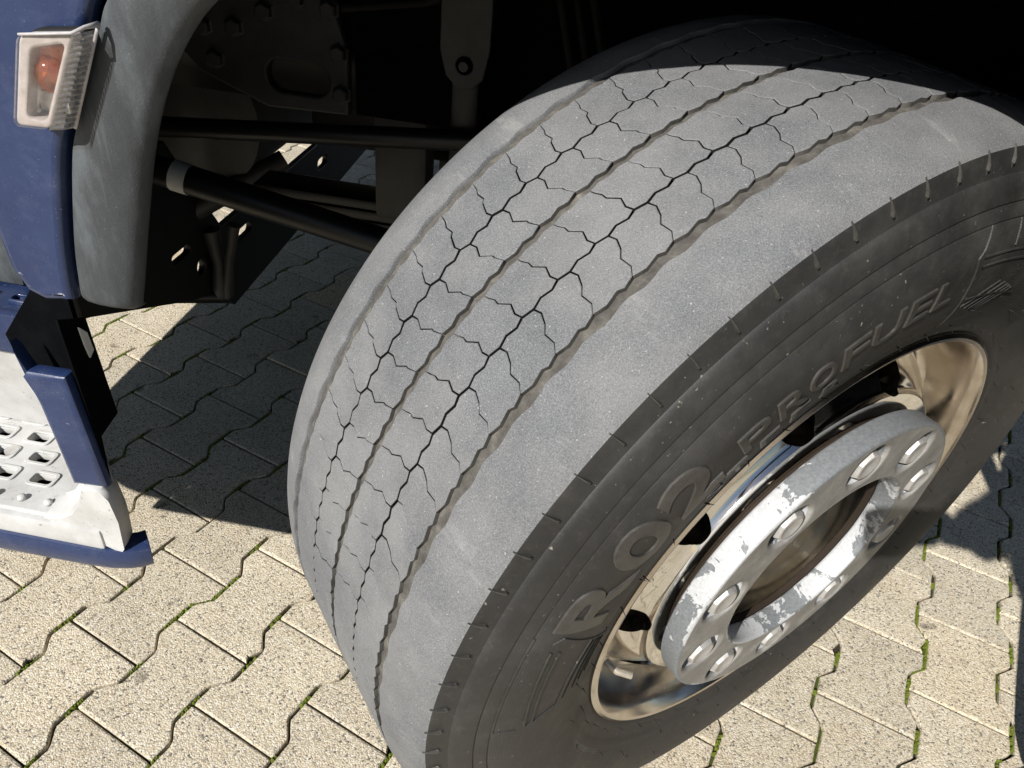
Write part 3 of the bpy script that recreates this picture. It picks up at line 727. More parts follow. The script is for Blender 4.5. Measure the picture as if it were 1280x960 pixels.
# ---------------------------------------------------------------- bodywork
YS = -.250
ARCH = [(-.578, .735), (-.5705, .758), (-.5555, .814), (-.5345, .886), (-.5140, .937), (-.4880, .979), (-.4570, 1.010), (-.4000, 1.045), (-.3400, 1.072), (-.2880, 1.096), (-.2160, 1.116), (-.1440, 1.123), (-.0570, 1.117), (.0100, 1.104), (.0600, 1.084), (.1400, 1.045), (.2200, .985), (.2800, .920)]
FOUT = [(-.6245, .739), (-.6225, .760), (-.6160, .804), (-.5985, .876), (-.5845, .910), (-.5520, .976), (-.5360, 1.004), (-.4800, 1.068), (-.4080, 1.120), (-.3300, 1.160), (-.2300, 1.183), (-.1450, 1.190), (-.0500, 1.184), (.0250, 1.168), (.0850, 1.146), (.1750, 1.100), (.2620, 1.030), (.3250, .955)]
def dens(P, n=6):
    Q = []
    m = len(P)
    for i in range(m - 1):
        p0, p1, p2, p3 = (Vector(P[max(i - 1, 0)]), Vector(P[i]), Vector(P[i + 1]), Vector(P[min(i + 2, m - 1)]))
        for k in range(n):
            t = k / n; Q.append(.5 * ((2 * p1) + (p2 - p0) * t + (2 * p0 - 5 * p1 + 4 * p2 - p3) * t * t + (3 * p1 - p0 - 3 * p2 + p3) * t ** 3))
    Q.append(Vector(P[-1])); return Q
A_ = dens(ARCH); B_ = dens(FOUT)
V = []; F = []
# section across the flare: (fraction from arch edge to outer edge, Y)
secf = [(.06, -.2280), (.015, -.2300), (-.005, -.2350), (.00, -.2420), (.05, -.2475), (.16, -.2510), (.38, -.2535), (.62, -.2545), (.86, -.2530), (.955, -.2505), (.99, -.243), (.99, -.215)]
NP = len(A_)
for i, (a, b) in enumerate(zip(A_, B_)):
    edge = min(1, i / 5.0); rnd_ = math.sqrt(max(0, 1 - (1 - edge) ** 2))     # rounded lower end
    for fr, y in secf:
        p = a + (b - a) * fr; yy = y if i >= 5 else -.215 + (y + .215) * (.45 + .55 * rnd_)
        V.append((p.x, yy, p.y - (0 if i >= 5 else 0)))
m = len(secf)
for i in range(NP - 1):
    for k in range(m - 1): F.append((i * m + k, i * m + k + 1, (i + 1) * m + k + 1, (i + 1) * m + k))
F.append(tuple(range(m)))
flare = link('wheel_arch_flare', sharp(mesh('flare', V, F), 40), M['plastic'], truck); flare['label'] = 'faded black plastic wheel arch trim'
# raised pads on the flare above and below the lamp

# blue side panel: between flare and step well, up to the door
OUT = [(b.x - (b - a).normalized().x * -.0085, b.y + (b - a).normalized().y * .0085) for a, b in zip(A_, B_)]
left = [(-1.16, 1.30), (-1.16, .985), (-.80, .985), (-.735, .965), (-.702, .920), (-.690, .860), (-.688, .800), (-.686, .765), (-.676, .743), (-.660, .7355)]
outline = [(p[0], p[1]) for p in OUT] + [(.330, 1.30)] + left
me = curve_plate([outline], .011, .0075, 3)
PY = Matrix(((1, 0, 0, 0), (0, 0, -1, YS + .011), (0, 1, 0, 0), (0, 0, 0, 1)))       # plate XY -> world XZ
fen = link('side_panel', sharp(me, 30), M['blue'], truck, PY); fen['label'] = 'dusty dark blue side panel ahead of the wheel arch'
# gap filler behind the panel joint
V = []; F = []
for i, (a, b) in enumerate(zip(A_, B_)):
    n_ = (b - a).normalized(); p = b - n_ * .02; q = b + n_ * .03
    V += [(p.x, -.222, p.y), (q.x, -.222, q.y)]
for i in range(NP - 1): F.append((2 * i, 2 * i + 1, 2 * i + 3, 2 * i + 2))
link('panel_backing', mesh('backing', V, F), M['liner'], truck)

# bumper and cab shell
def plan(front_x=-1.46, side=-.25, r=.30, n=10):
    P = [(-1.16, side)]
    for k in range(n + 1):
        t = math.radians(90 * k / n); P.append((front_x + r - r * math.sin(t) + 0, side + r - r * math.cos(t)))
    return P
pl = plan(); full = pl + [(x, 2.0 - y) for x, y in reversed(pl)]
def wall(name, P, z0, z1, mat, parent, th=.02, zb=.02):
    V = []; F = []; c_ = Vector((-.6, 1.0))
    prof = [(th, z0 + zb), (.006, z0), (0, z0 + .01), (0, z1), (th, z1)]
    for x, y in P:
        d = (c_ - Vector((x, y))); d = Vector((1 if abs(y - 1) < 1.0 and x < -1.3 else 0, 0)) if False else d.normalized()
        for o, z in prof: V.append((x + d.x * o, y + d.y * o, z))
    m = len(prof)
    for i in range(len(P) - 1):
        for k in range(m - 1): F.append((i * m + k, (i + 1) * m + k, (i + 1) * m + k + 1, i * m + k + 1))
    return link(name, sharp(mesh(name, V, F), 40), mat, parent)
bump = wall('bumper', full, .370, 1.30, M['blue'], truck)
cabp = [(.33, -.25)] + full + [(.33, 2.25), (.33, -.25)]
cab = wall('cab_shell', cabp, 1.303, 2.95, M['blue'], truck)
roof_me = mesh('roof', [(x, y, 2.955) for x, y in cabp[:-1]], [tuple(range(len(cabp) - 1))]); link('roof', roof_me, M['blue'], cab)
fl_me = mesh('cab_floor', [(x, y, 1.275) for x, y in [(.32, -.235), (-1.16, -.235), (-1.35, -.12), (-1.42, .1), (-1.42, 1.9), (-1.35, 2.12), (-1.16, 2.235), (.32, 2.235)]], [tuple(range(8))]); link('cab_floor', fl_me, M['liner'], truck)
box('side_window', (-1.05, -.05, -.262, -.252, 1.95, 2.65), M['winglass'], cab, .003)
box('door_handle', (-.30, -.12, -.275, -.252, 1.62, 1.66), M['plastic'], cab, .006)
box('cab_back_wall', (.315, .330, -.24, 2.24, 1.02, 1.30), M['liner'], truck, .003)

# arch liner over the tyre
V = []; F = []
LN = dens([(-.340, 1.085), (-.288, 1.112), (-.216, 1.136), (-.144, 1.146), (-.057, 1.141), (.01, 1.130), (.06, 1.112), (.14, 1.075), (.22, 1.015), (.28, .95), (.36, .80), (.42, .62)], 3)
for p in LN: V += [(p.x, -.215, p.y), (p.x, .10, p.y + .03), (p.x, .34, p.y + .02), (p.x, .42, p.y - .12)]
for i in range(len(LN) - 1):
    for k in range(3): F.append((i * 4 + k, (i + 1) * 4 + k, (i + 1) * 4 + k + 1, i * 4 + k + 1))
link('arch_liner', mesh('liner', V, F, True), M['liner'], truck)

# ---------------------------------------------------------------- side indicator lamp
lampM = Matrix(((1, 0, 0, -.5775), (0, 1, 0, YS), (0, 0, 1, .9435), (0, 0, 0, 1)))
def lamp():
    def rq(P, r, n=4):
        L = []
        for i in range(len(P)):
            a, b, c_ = Vector(P[i - 1]), Vector(P[i]), Vector(P[(i + 1) % len(P)])
            u = (a - b).normalized() * r; w = (c_ - b).normalized() * r
            for k in range(n + 1):
                t = k / n; L.append(tuple(b + u * (1 - t) ** 2 + w * t ** 2))
        return L
    q = [(-.038, -.035), (-.0095, -.034), (.0270, .036), (-.015, .0305)]
    O = rq(q, .006); I = rq([(-.0265, -.0280), (-.0120, -.0285), (.0180, .0285), (-.0085, .0220)], .005)
    toXZ = Matrix(((1, 0, 0, 0), (0, 0, -1, -.019), (0, 1, 0, 0), (0, 0, 0, 1)))
    house = link('side_indicator', sharp(curve_plate([O, I], .006, .0022, 2), 30), M['lampwhite'], truck, lampM @ toXZ)
    house['label'] = 'clear side indicator lamp with amber bulb on the wheel arch'
    inv = toXZ.inverted()
    def sub(name, me, mat): return link(name, me, mat, house, inv)
    V = []; F = []; n = len(I)
    for s_, y in ((1.0, -.0150), (.94, -.006), (.75, -.0035), (.0, -.0030)):
        for x, z in I: V.append((-.003 + (x + .003) * s_, y, -.002 + (z + .002) * s_))
    for lv in range(3):
        for k in range(n): F.append((lv * n + k, lv * n + (k + 1) % n, (lv + 1) * n + (k + 1) % n, (lv + 1) * n + k))
    sub('reflector', mesh('reflector', V, F, True), M['silver'])
    bm = bmesh.new(); bmesh.ops.create_icosphere(bm, subdivisions=3, radius=.0118)
    for v in bm.verts: v.co = Vector((v.co.x - .0075, v.co.y * .75 - .0135, v.co.z * 1.05 + .003))
    sub('bulb', bm_mesh(bm, 'bulb', True), M['amber'])
    box_me = bmesh.new(); box_bm(box_me, -.024, .000, -.012, -.004, -.026, -.011, .002); sub('bulb_holder', bm_mesh(box_me, 'bulb_holder'), M['silver'])
    k_ = len(O)
    sub('lens', mesh('lens', [(x, -.0255, z) for x, z in O] + [(x, -.0272, z) for x, z in O], [tuple(range(k_)), tuple(range(k_, 2 * k_))[::-1]] + [(k, (k + 1) % k_, k_ + (k + 1) % k_, k_ + k) for k in range(k_)]), M['lens'])
    # side facet of the lens: folds back from the front to the flare, moulded in flutes
    V = []; F = []; N_ = 17
    for k in range(N_ * 2 + 1):
        t = k / (N_ * 2); rib = .0016 if k % 2 else 0
        fx_, fz = -.0095 + t * .0365, -.034 + t * .070; bx, bz = -.0035 + t * .0360, -.0375 + t * .0740
        V += [(fx_, -.0274, fz), ((fx_ + bx) / 2 + .0012 + rib, -.0185 - rib, (fz + bz) / 2), (bx + rib, -.0070, bz), (bx - .002, -.0060, bz)]
    for k in range(N_ * 2):
        for e in range(3): F.append((k * 4 + e, k * 4 + e + 1, (k + 1) * 4 + e + 1, (k + 1) * 4 + e))
    sub('fluted_lens', mesh('fluted_lens', V, F), M['ribbed'])
    V, F = tube_vf([(.0350, -.0080, .0400), (.0315, -.0190, .0395), (.0265, -.0270, .0365), (.005, -.0268, .0335), (-.014, -.0262, .0308)], [.0022, .0014, .0012, .0011, .0010], 8)
    sub('lens_rim', mesh('lens_rim', V, F, True), M['lampwhite'])
    V, F = tube_vf([(.0335, -.0075, .0375), (.0160, -.0080, .001), (-.0030, -.0075, -.0375)], .0013, 8); sub('lens_rim', mesh('lens_rim', V, F, True), M['lampwhite'])
    sl_ = curve_plate([[(x * 1.05, z * 1.05) for x, z in O], I], .0060, .002, 1)
    link('lamp_seal', sl_, M['rubber'], house, inv @ Matrix(((1, 0, 0, 0), (0, 0, -1, -.0065), (0, 1, 0, -.0005), (0, 0, 0, 1))))
lamp()

# ---------------------------------------------------------------- entry step
step = bpy.data.objects.new('entry_step', None); COL.objects.link(step); step.parent = truck
step['label'] = 'white perforated entry step with dark blue trim'
ZP = .420
holes = []
for i in range(9):
    for j in range(5):
        x = -.800 - .0515 * i - (.0255 if j % 2 else 0); y = -.186 + .0335 * j
        if x - .02 < -1.14: continue
        if x + .022 > -.752 - (y + .186) * .60: continue
        holes.append((x, y))
lo = [[(-1.155, -.2365), (-.724, -.2365), (-.742, -.195), (-.870, .020), (-1.155, .020)]] + [rrect(x - .0135, x + .0135, y - .0085, y + .0085, .004, 3) for x, y in holes]
me = curve_plate(lo, .006, .002, 1)
plate = link('step_plate', sharp(me, 30), M['white'], step, Matrix.Translation((0, 0, ZP - .006)))
for x, y in holes:   # raised collars round the openings
    me = curve_plate([rrect(x - .0178, x + .0178, y - .0125, y + .0125, .006, 3), rrect(x - .0134, x + .0134, y - .0084, y + .0084, .004, 3)], .0013, .0006, 1)
    link('hole_collar', me, M['white'], plate, Matrix.Translation((0, 0, .0068)))
for i in range(11):
    V, F = tube_vf([(-.768 - .034 * i, -.221, .006), (-.768 - .034 * i, -.221, .0105), (-.768 - .034 * i, -.221, .0118)], [.0052, .0048, .0022], 10); link('grip_stud', mesh('stud', V, F, True), M['white'], plate)
V, F = tube_vf([(-.868, -.150, .004), (-.868, -.150, .0085)], .0085, 20); sc_o = link('screw', sharp(mesh('screw', V, F), 40), M['nut'], plate)
link('slot_shade_sheet', curve_plate([[(-1.15, -.190), (-.775, -.190), (-.880, .010), (-1.15, .010)]], .003, .0, 0), M['liner'], step, Matrix.Translation((0, 0, .372)))  # added black sheet, paints the shade seen down through the slots
# white end wall that curves up from the plate to the guard
V = []; F = []
prof_in = [(-.760, ZP + .002), (-.740, ZP + .005), (-.722, ZP + .016), (-.708, ZP + .036), (-.700, ZP + .058), (-.692, ZP + .064), (-.676, ZP + .064), (-.668, ZP + .052), (-.664, ZP + .018), (-.667, ZP - .028), (-.672, ZP - .036)]
ys = [(-.2415, 0, 0), (-.2395, 0, .002), (-.232, .0, .003), (-.216, -.004, .003), (-.205, -.014, .0), (-.200, -.024, -.004)]
for y, dx, dz in ys:
    for x, z in prof_in: V.append((x + dx, y, z + dz - .003))
m = len(prof_in)
for i in range(len(ys) - 1):
    for k in range(m - 1): F.append((i * m + k, i * m + k + 1, (i + 1) * m + k + 1, (i + 1) * m + k))
F.append(tuple(range(m)))
link('step_end', sharp(mesh('step_end', V, F), 50), M['white'], step)
box('step_front_lip', (-1.15, -.690, -.2450, -.2300, ZP - .036, ZP - .004), M['white'], step, .005)
# blue trim under the step, turned in at its rear end
V = []; F = []
path = [(-1.158, -.2500), (-.90, -.2500), (-.72, -.2490), (-.690, -.2470), (-.668, -.2420), (-.654, -.2360), (-.644, -.2280)]
for i, (x, y) in enumerate(path):
    t0 = Vector(path[min(i + 1, len(path) - 1)]) - Vector(path[max(i - 1, 0)]); nrm = Vector((t0.y, -t0.x)).normalized()
    for o, z in ((-.030, .3560), (-.012, .3490), (-.004, .3500), (.000, .358), (.0015, .376), (-.001, .3835), (-.006, .3850), (-.030, .3850)): V.append((x + nrm.x * o, y + nrm.y * o, z))
m = 8
for i in range(len(path) - 1):
    for k in range(m - 1): F.append((i * m + k, i * m + k + 1, (i + 1) * m + k + 1, (i + 1) * m + k))
link('step_trim', sharp(mesh('trim', V, F), 40), M['blue'], step)
link('trim_end_shade', mesh('trim_end_shade', [V[-8 + q] for q in range(8)], [tuple(range(8))]), M['liner'], step)  # flat black cap painting the shade inside the trim's open end
quadplate('trim_end', [(-.700, -.236, .3795), (-.648, -.2305, .3795), (-.660, -.2120, .3790), (-.705, -.2150, .3790)], .003, M['liner'], step) if False else None
# blue guard at the rear of the step well: slanted cover, black plates painting the shade of its hollow
gf = [(-.7285, .668), (-.7180, .6365), (-.6770, .6375), (-.6675, .4860), (-.7095, .4825), (-.7170, .595)]
me = curve_plate([[gf[1], gf[2], gf[3], gf[4], gf[5], gf[0]]], .010, .006, 2)
link('guard_cover', sharp(me, 30), M['blue'], step, Matrix(((1, 0, 0, 0), (0, 0, -1, -.2290), (0, 1, 0, 0), (0, 0, 0, 1))))
def quadplate(name, P, th, mat, parent):
    P = [Vector(p) for p in P]; n_ = (P[1] - P[0]).cross(P[2] - P[0]).normalized() * th
    V = [p + n_ / 2 for p in P] + [p - n_ / 2 for p in P]; k = len(P)
    F = [tuple(range(k)), tuple(range(k, 2 * k))[::-1]] + [(i, (i + 1) % k, k + (i + 1) % k, k + i) for i in range(k)]
    bm = bmesh.new(); me0 = mesh(name, V, F); bm.from_mesh(me0); bmesh.ops.recalc_face_normals(bm, faces=bm.faces); bm.to_mesh(me0); bm.free()
    return link(name, me0, mat, parent)
quadplate('guard_side', [(-.6740, -.228, .636), (-.6690, -.228, .494), (-.6700, -.222, .550), (-.6700, -.189, .557), (-.6715, -.195, .684), (-.6750, -.228, .700)], .003, M['liner'], step)
quadplate('guard_hollow_shade', [(-.7500, -.2050, .600), (-.6900, -.2050, .600), (-.6745, -.2050, .690), (-.6745, -.2050, .722), (-.7100, -.2050, .718), (-.7580, -.2050, .655)], .003, M['liner'], step)  # black plate in place of the deeper hollow, its shade put into the colour
quadplate('guard_edge', [(-.7290, -.2360, .668), (-.7180, -.2380, .6365), (-.7230, -.2300, .6340), (-.7560, -.2080, .655), (-.7120, -.2080, .712), (-.7085, -.2120, .712)], .003, M['blue'], step) if False else None
quadplate('guard_inner', [(-.722, -.205, .43), (-.870, .022, .43), (-.870, .022, .62), (-.735, -.195, .62)], .006, M['liner'], step)
quadplate('guard_strip', [(-.7030, -.202, .722), (-.6930, -.199, .722), (-.6890, -.199, .690), (-.6915, -.199, .648), (-.6970, -.202, .664)], .003, M['blue'], step)
quadplate('torn_tape', [(-.6690, -.2100, .682), (-.6690, -.2010, .671), (-.6690, -.1985, .648), (-.6690, -.2060, .643), (-.6690, -.2085, .660)], .002, M['band'], step)
box('step_back_wall', (-1.16, -.868, .024, .034, .38, 1.0), M['grey'], step, .002)
box('upper_riser', (-1.155, -.790, -.130, -.120, .664, .90), M['plastic'], step, .004)
quadplate('step_riser', [(-1.155, -.09, .424), (-.806, -.09, .424), (-.768, -.150, .640), (-1.155, -.150, .640)], .010, M['white'], step)
link('upper_step', curve_plate([[(-1.155, -.175), (-.742, -.175), (-.868, .018), (-1.155, .018)]], .011, .003, 1), M['blue'], step, Matrix.Translation((0, 0, .651)))
for i in range(3):
    me = curve_plate([rrect(-.012, .012, -.008, .008, .004, 3), rrect(-.008, .008, -.0045, .0045, .002, 2)], .003, .001, 1); link('upper_step_collar', me, M['blue'], step, Matrix.Translation((-.775 - .045 * i, -.155, .664)))
box('upper_step_edge', (-1.155, -.728, -.186, -.172, .612, .664), M['blue'], step, .005)

# ---------------------------------------------------------------- underside
def rod(name, p0, p1, r, mat=None): return tube(name, [p0, p1], r, mat or M['black'], truck, 20)
rod('drag_link', (-1.05, .42, .647), (-.15, .42, .735), .017)
rod2 = rod('tie_rod', (-.98, .28, .660), (-.30, .30, .530), .0235)
d_ = (Vector((-.30, .30, .530)) - Vector((-.98, .28, .660))).normalized()
pb = Vector((-.98, .28, .660)) + d_ * .135
tube('white_band', [pb, pb + d_ * .026], .0246, M['band'], rod2, 24)
# frame rail (channel)
me = curve_plate([[(0, 0), (.08, 0), (.08, .008), (.008, .008), (.008, .252), (.08, .252), (.08, .26), (0, .26)]], 1.9, .0, 0)
link('frame_rail', me, M['black'], truck, Matrix(((0, 0, 1, .75), (1, 0, 0, .555), (0, 1, 0, .690), (0, 0, 0, 1))))
link('frame_rail', me, M['black'], truck, Matrix(((0, 0, 1, .75), (-1, 0, 0, 1.445), (0, 1, 0, .690), (0, 0, 0, 1))))
# front casting with oblong opening and bolts
me = curve_plate([[(-.89, .74), (-.775, .695), (-.630, .700), (-.628, .80), (-.645, .86), (-.70, .90), (-.90, .93), (-.95, .80)], rrect(-.772, -.662, .724, .778, .026, 6)], .012, .004, 2)
cast = link('cab_mount_casting', sharp(me, 30), M['grey'], truck, Matrix(((1, 0, 0, 0), (0, 0, -1, .50), (0, 1, 0, 0), (0, 0, 0, 1))))
def boltm(r=.014, h=.012):
    V, F = tube_vf([(0, 0, -.01), (0, 0, .0), (0, 0, .002), (0, 0, h), (0, 0, h + .002)], [r * 1.25, r * 1.25, r, r, r * .8], 6); me = mesh('bolt', V, F); me.materials.append(M['grey']); return me
BO = boltm()
for x, z in ((-.875, .815), (-.82, .82), (-.765, .85), (-.71, .875), (-.640, .735), (-.642, .800), (-.86, .765), (-.655, .865)): link('bolt', BO, None, cast, Matrix.Translation((x, z, .012)))
me = curve_plate([[(-.456, .99), (-.456, .845), (-.445, .808), (-.428, .793), (-.402, .793), (-.386, .808), (-.378, .850), (-.378, .99)], circle(-.4165, .826, .013, 20)], .006, .002, 1)
mt = link('mount_bracket', sharp(me, 30), M['grey'], truck, Matrix(((1, 0, 0, 0), (0, 0, -1, .42), (0, 1, 0, 0), (0, 0, 0, 1))))
V, F = tube_vf([(-.4165, .44, .826), (-.4165, .405, .826)], .0075, 16); link('mount_bolt', sharp(mesh('mb', V, F), 40), M['grey'], truck)
box('mount_bracket_leg', (-.440, -.395, .435, .47, .62, .80), M['black'], truck, .006)
box('mount_bracket_hood', (-.458, -.376, .425, .52, .865, 1.02), M['black'], truck, .008)
# lower rail flange highlight strip and liner wall behind
box('inner_wall', (-.62, .9, .50, .512, .70, 1.20), M['liner'], truck, .002)
for i, (x, dz) in enumerate(((-.30, 0), (-.275, .01), (-.25, -.01))): tube('brake_hose', [(x, .47, 1.1), (x + .01, .44, .95), (x + .05, .40, .84), (x + .12, .34, .74 + dz)], .007, M['rubber'], truck, 10)
for k in range(4):
    tube('cable', [(-.95, .545 - .012 * k, .96 - .02 * k), (-.70, .540 - .012 * k, .93 - .025 * k), (-.50, .535 - .010 * k, .95 - .02 * k), (-.30, .480 - .01 * k, .99), (.1, .47, 1.02)], .006 + .001 * (k % 2), M['rubber'], truck, 8)
for x in (-.58, -.34, -.22): link('bolt', BO, None, truck, Matrix(((1, 0, 0, x), (0, 0, -1, .552), (0, 1, 0, .745), (0, 0, 0, 1))))
for x in (-.56, -.52): box('cable_clip', (x, x + .014, .515, .552, .86, .96), M['grey'], truck, .003)
tube('axle_beam', [(.03, .14, .49), (.03, .35, .47), (.03, .6, .40), (.03, 1.0, .38), (.03, 1.4, .40), (.03, 1.86, .49)], [.06, .06, .055, .055, .055, .06], M['black'], truck, 12)
for i in range(3): box('leaf_spring', (-.85 + .08 * i, .85 - .08 * i, .545, .625, .505 - .022 * i, .524 - .022 * i), M['black'], truck, .004)
box('spring_hanger', (-.60, -.50, .53, .60, .50, .70), M['grey'], truck, .012)
tube('steering_arm', [(-.10, .10, .50), (-.22, .22, .52), (-.32, .30, .53)], [.03, .026, .024], M['black'], truck, 12)
# perforated front crossmember
me = curve_plate([[(.67, .154), (1.70, .205), (1.70, .36), (.66, .36), (.50, .60), (.10, .60), (.10, .43), (.20, .393), (.51, .254), (.59, .229)], rrect(1.235, 1.310, .283, .313, .014, 5), rrect(.705, .800, .292, .318, .012, 5), rrect(.455, .525, .362, .382, .008, 3), circle(.555, .312, .017, 16), circle(.684, .272, .012, 16), circle(.95, .27, .014, 16)], .008, .002, 1)
link('front_crossmember', sharp(me, 30), M['black'], truck, Matrix(((0, 0, 1, -1.0), (1, 0, 0, 0), (0, 1, 0, 0), (0, 0, 0, 1))))
# curved front stay and forked arm
tube('stabiliser_bar', [(-1.25, .50, .44), (-1.05, .56, .40), (-.95, .62, .46), (-.85, .70, .52)], [.028, .026, .022, .02], M['grey'], truck, 14)
tube('stay_arm', [(-.985, .60, .38), (-.978, .60, .30), (-.98, .595, .225)], [.020, .013, .021], M['grey'], truck, 14)
tube('stay_arm', [(-.93, .60, .40), (-.955, .60, .30), (-.965, .595, .225)], [.013, .010, .014], M['grey'], truck, 10)
tube('low_stay', [(-1.30, .40, .27), (-1.1, .52, .24), (-.965, .60, .22)], .016, M['black'], truck, 12)
tube('air_tank', [(-1.02, .62, .60), (-1.02, .64, .60), (-1.02, 1.26, .60), (-1.02, 1.28, .60)], [.08, .15, .15, .08], M['grey'], truck, 32)
box('splash_panel', (-1.20, -1.17, -.10, 1.0, .44, 1.22), M['liner'], truck, .003)
box('engine_block', (-.80, .60, .72, 1.28, .55, 1.20), M['black'], truck, .03)
box('oil_pan', (-.55, .35, .82, 1.18, .36, .56), M['black'], truck, .03)
box('radiator_support', (-1.30, -1.24, .2, 1.8, .62, 1.20), M['black'], truck, .01)
# wheel on the far side, so that the truck stands on something
V, F = lathe_vf([(-.15, .29), (-.185, .33), (-.19, .40), (-.165, .48), (-.13, .497), (0, .5), (.13, .497), (.165, .48), (.19, .40), (.185, .33), (.15, .29), (.13, .05)], 64)
V = [(v[0], v[1], max(v[2], -.498)) for v in V]
link('far_tyre', mesh('far_tyre', V, F, True), M['side'], truck, Matrix(((0, -1, 0, .03), (1, 0, 0, 2.0), (0, 0, 1, .50), (0, 0, 0, 1))))

# ================================================================== PERSON holding the phone
def skin_mesh(name, nodes, edges, root=0, sub=2, smooth=True):
    """nodes: (position, radius or (rx, ry))"""
    me = bpy.data.meshes.new(name); me.from_pydata([tuple(n[0]) for n in nodes], edges, [])
    o = bpy.data.objects.new(name, me); COL.objects.link(o)
    o.modifiers.new('skin', 'SKIN')
    for i, (v, n) in enumerate(zip(me.skin_vertices[0].data, nodes)):
        r = n[1] if hasattr(n[1], '__len__') else (n[1], n[1]); v.radius = r; v.use_root = (i == root)
    sm = o.modifiers.new('sub', 'SUBSURF'); sm.levels = sub; sm.render_levels = sub
    dg = bpy.context.evaluated_depsgraph_get(); out = bpy.data.meshes.new_from_object(o.evaluated_get(dg))
    bpy.data.objects.remove(o); bpy.data.meshes.remove(me)
    out.polygons.foreach_set('use_smooth', [True] * len(out.polygons)); return out
person = bpy.data.objects.new('person', None); COL.objects.link(person); person.location = PB = Vector((.60, -.31, 0))
tag(person, 'person in fluffy dark grey coat at the right edge whose shadow falls on the wheel', 'person')
def P_(x, y, z):
    k = min(1, max(0, (x - .05) / .25)); return Vector((x - .055 * k, y + .030 * k, z)) - PB
def rig(parts):
    nodes = []; edges = []; idx = {}
    for key, pos, r, par in parts:
        idx[key] = len(nodes); nodes.append((P_(*pos), r))
        if par: edges.append((idx[par], idx[key]))
    return nodes, edges
LF = []   # left hand fingers round the phone's end
body = [('pelvis', (.61, -.32, .92), .115, None), ('waist', (.595, -.325, 1.06), .105, 'pelvis'), ('chest', (.56, -.335, 1.26), .125, 'waist'), ('neckbase', (.535, -.34, 1.43), .060, 'chest'),
        ('neck', (.515, -.345, 1.50), .050, 'neckbase'), ('jaw', (.485, -.355, 1.565), .062, 'neck'), ('skull', (.490, -.355, 1.635), .086, 'jaw'), ('crown', (.495, -.355, 1.700), .055, 'skull'),
        ('lsh', (.52, -.49, 1.385), .056, 'chest'), ('lelb', (.345, -.585, 1.115), .042, 'lsh'), ('lwr', (.045, -.715, 1.055), .028, 'lelb'), ('lpalm', (-.005, -.742, 1.090), .030, 'lwr'),
        ('rsh', (.545, -.175, 1.385), .056, 'chest'), ('relb', (.60, -.115, 1.09), .042, 'rsh'), ('rwr', (.53, -.10, .85), .028, 'relb'), ('rpalm', (.515, -.10, .775), .030, 'rwr'),
        ('lhip', (.61, -.41, .88), .085, 'pelvis'), ('lknee', (.60, -.42, .48), .058, 'lhip'), ('lank', (.64, -.425, .09), .040, 'lknee'), ('ltoe', (.50, -.44, .045), .036, 'lank'),
        ('rhip', (.61, -.23, .88), .085, 'pelvis'), ('rknee', (.615, -.22, .48), .058, 'rhip'), ('rank', (.66, -.215, .09), .040, 'rknee'), ('rtoe', (.53, -.20, .045), .036, 'rank')]
for i, (dx, dy, dz, L) in enumerate(((-.012, .006, .030, .9), (-.014, .002, .012, 1.0), (-.014, -.002, -.006, .95), (-.012, -.004, -.022, .8))):
    b0 = Vector((-.020, -.738, 1.098)) + Vector((dx * .3, dy, dz)); b1 = b0 + Vector((-.026, .018, .004)) * L; b2 = b1 + Vector((-.022, -.004, .0)) * L
    body += [('lf%da' % i, b0, .0095, 'lpalm'), ('lf%db' % i, b1, .0088, 'lf%da' % i), ('lf%dc' % i, b2, .0075, 'lf%db' % i)]
    r0 = Vector((.515 + (i - 1.5) * .019, -.100, .735)); r1 = r0 + Vector((-.004, -.010, -.034)) * L; r2 = r1 + Vector((-.002, -.014, -.026)) * L
    body += [('rf%da' % i, r0, .0095, 'rpalm'), ('rf%db' % i, r1, .0088, 'rf%da' % i), ('rf%dc' % i, r2, .0075, 'rf%db' % i)]
body += [('lta', (-.012, -.768, 1.085), .0115, 'lpalm'), ('ltb', (-.040, -.782, 1.098), .0095, 'lta'), ('rta', (.482, -.106, .775), .0115, 'rpalm'), ('rtb', (.470, -.118, .742), .0095, 'rta')]
nd, ed = rig(body)
link('body', skin_mesh('body', nd, ed), M['skin'], person)
# face
hd = P_(.490, -.355, 1.625); fx = Vector((-.88, -.30, -.36)).normalized(); sd_ = fx.cross(Vector((0, 0, 1))).normalized(); up_ = sd_.cross(fx)
def ball(name, c, r, mat, sc=(1, 1, 1)):
    bm = bmesh.new(); bmesh.ops.create_uvsphere(bm, u_segments=16, v_segments=10, radius=r)
    for v in bm.verts: v.co = Vector((v.co.x * sc[0], v.co.y * sc[1], v.co.z * sc[2])) + c
    return link(name, bm_mesh(bm, name, True), mat, person)
for sgn in (-1, 1): ball('eye', hd + fx * .076 + sd_ * .031 * sgn + up_ * .012, .011, M['lampwhite'])
ball('nose', hd + fx * .090 - up_ * .018, .014, M['skin'], (1, .8, 1.3)); ball('mouth', hd + fx * .077 - up_ * .052, .018, M['skin'], (.6, 1.2, .4))
for sgn in (-1, 1): ball('ear', hd + sd_ * .082 * sgn, .024, M['skin'], (.8, .5, 1.2))
ball('hair', hd - fx * .022 + up_ * .034, .101, M['hair'], (1, .96, .95))
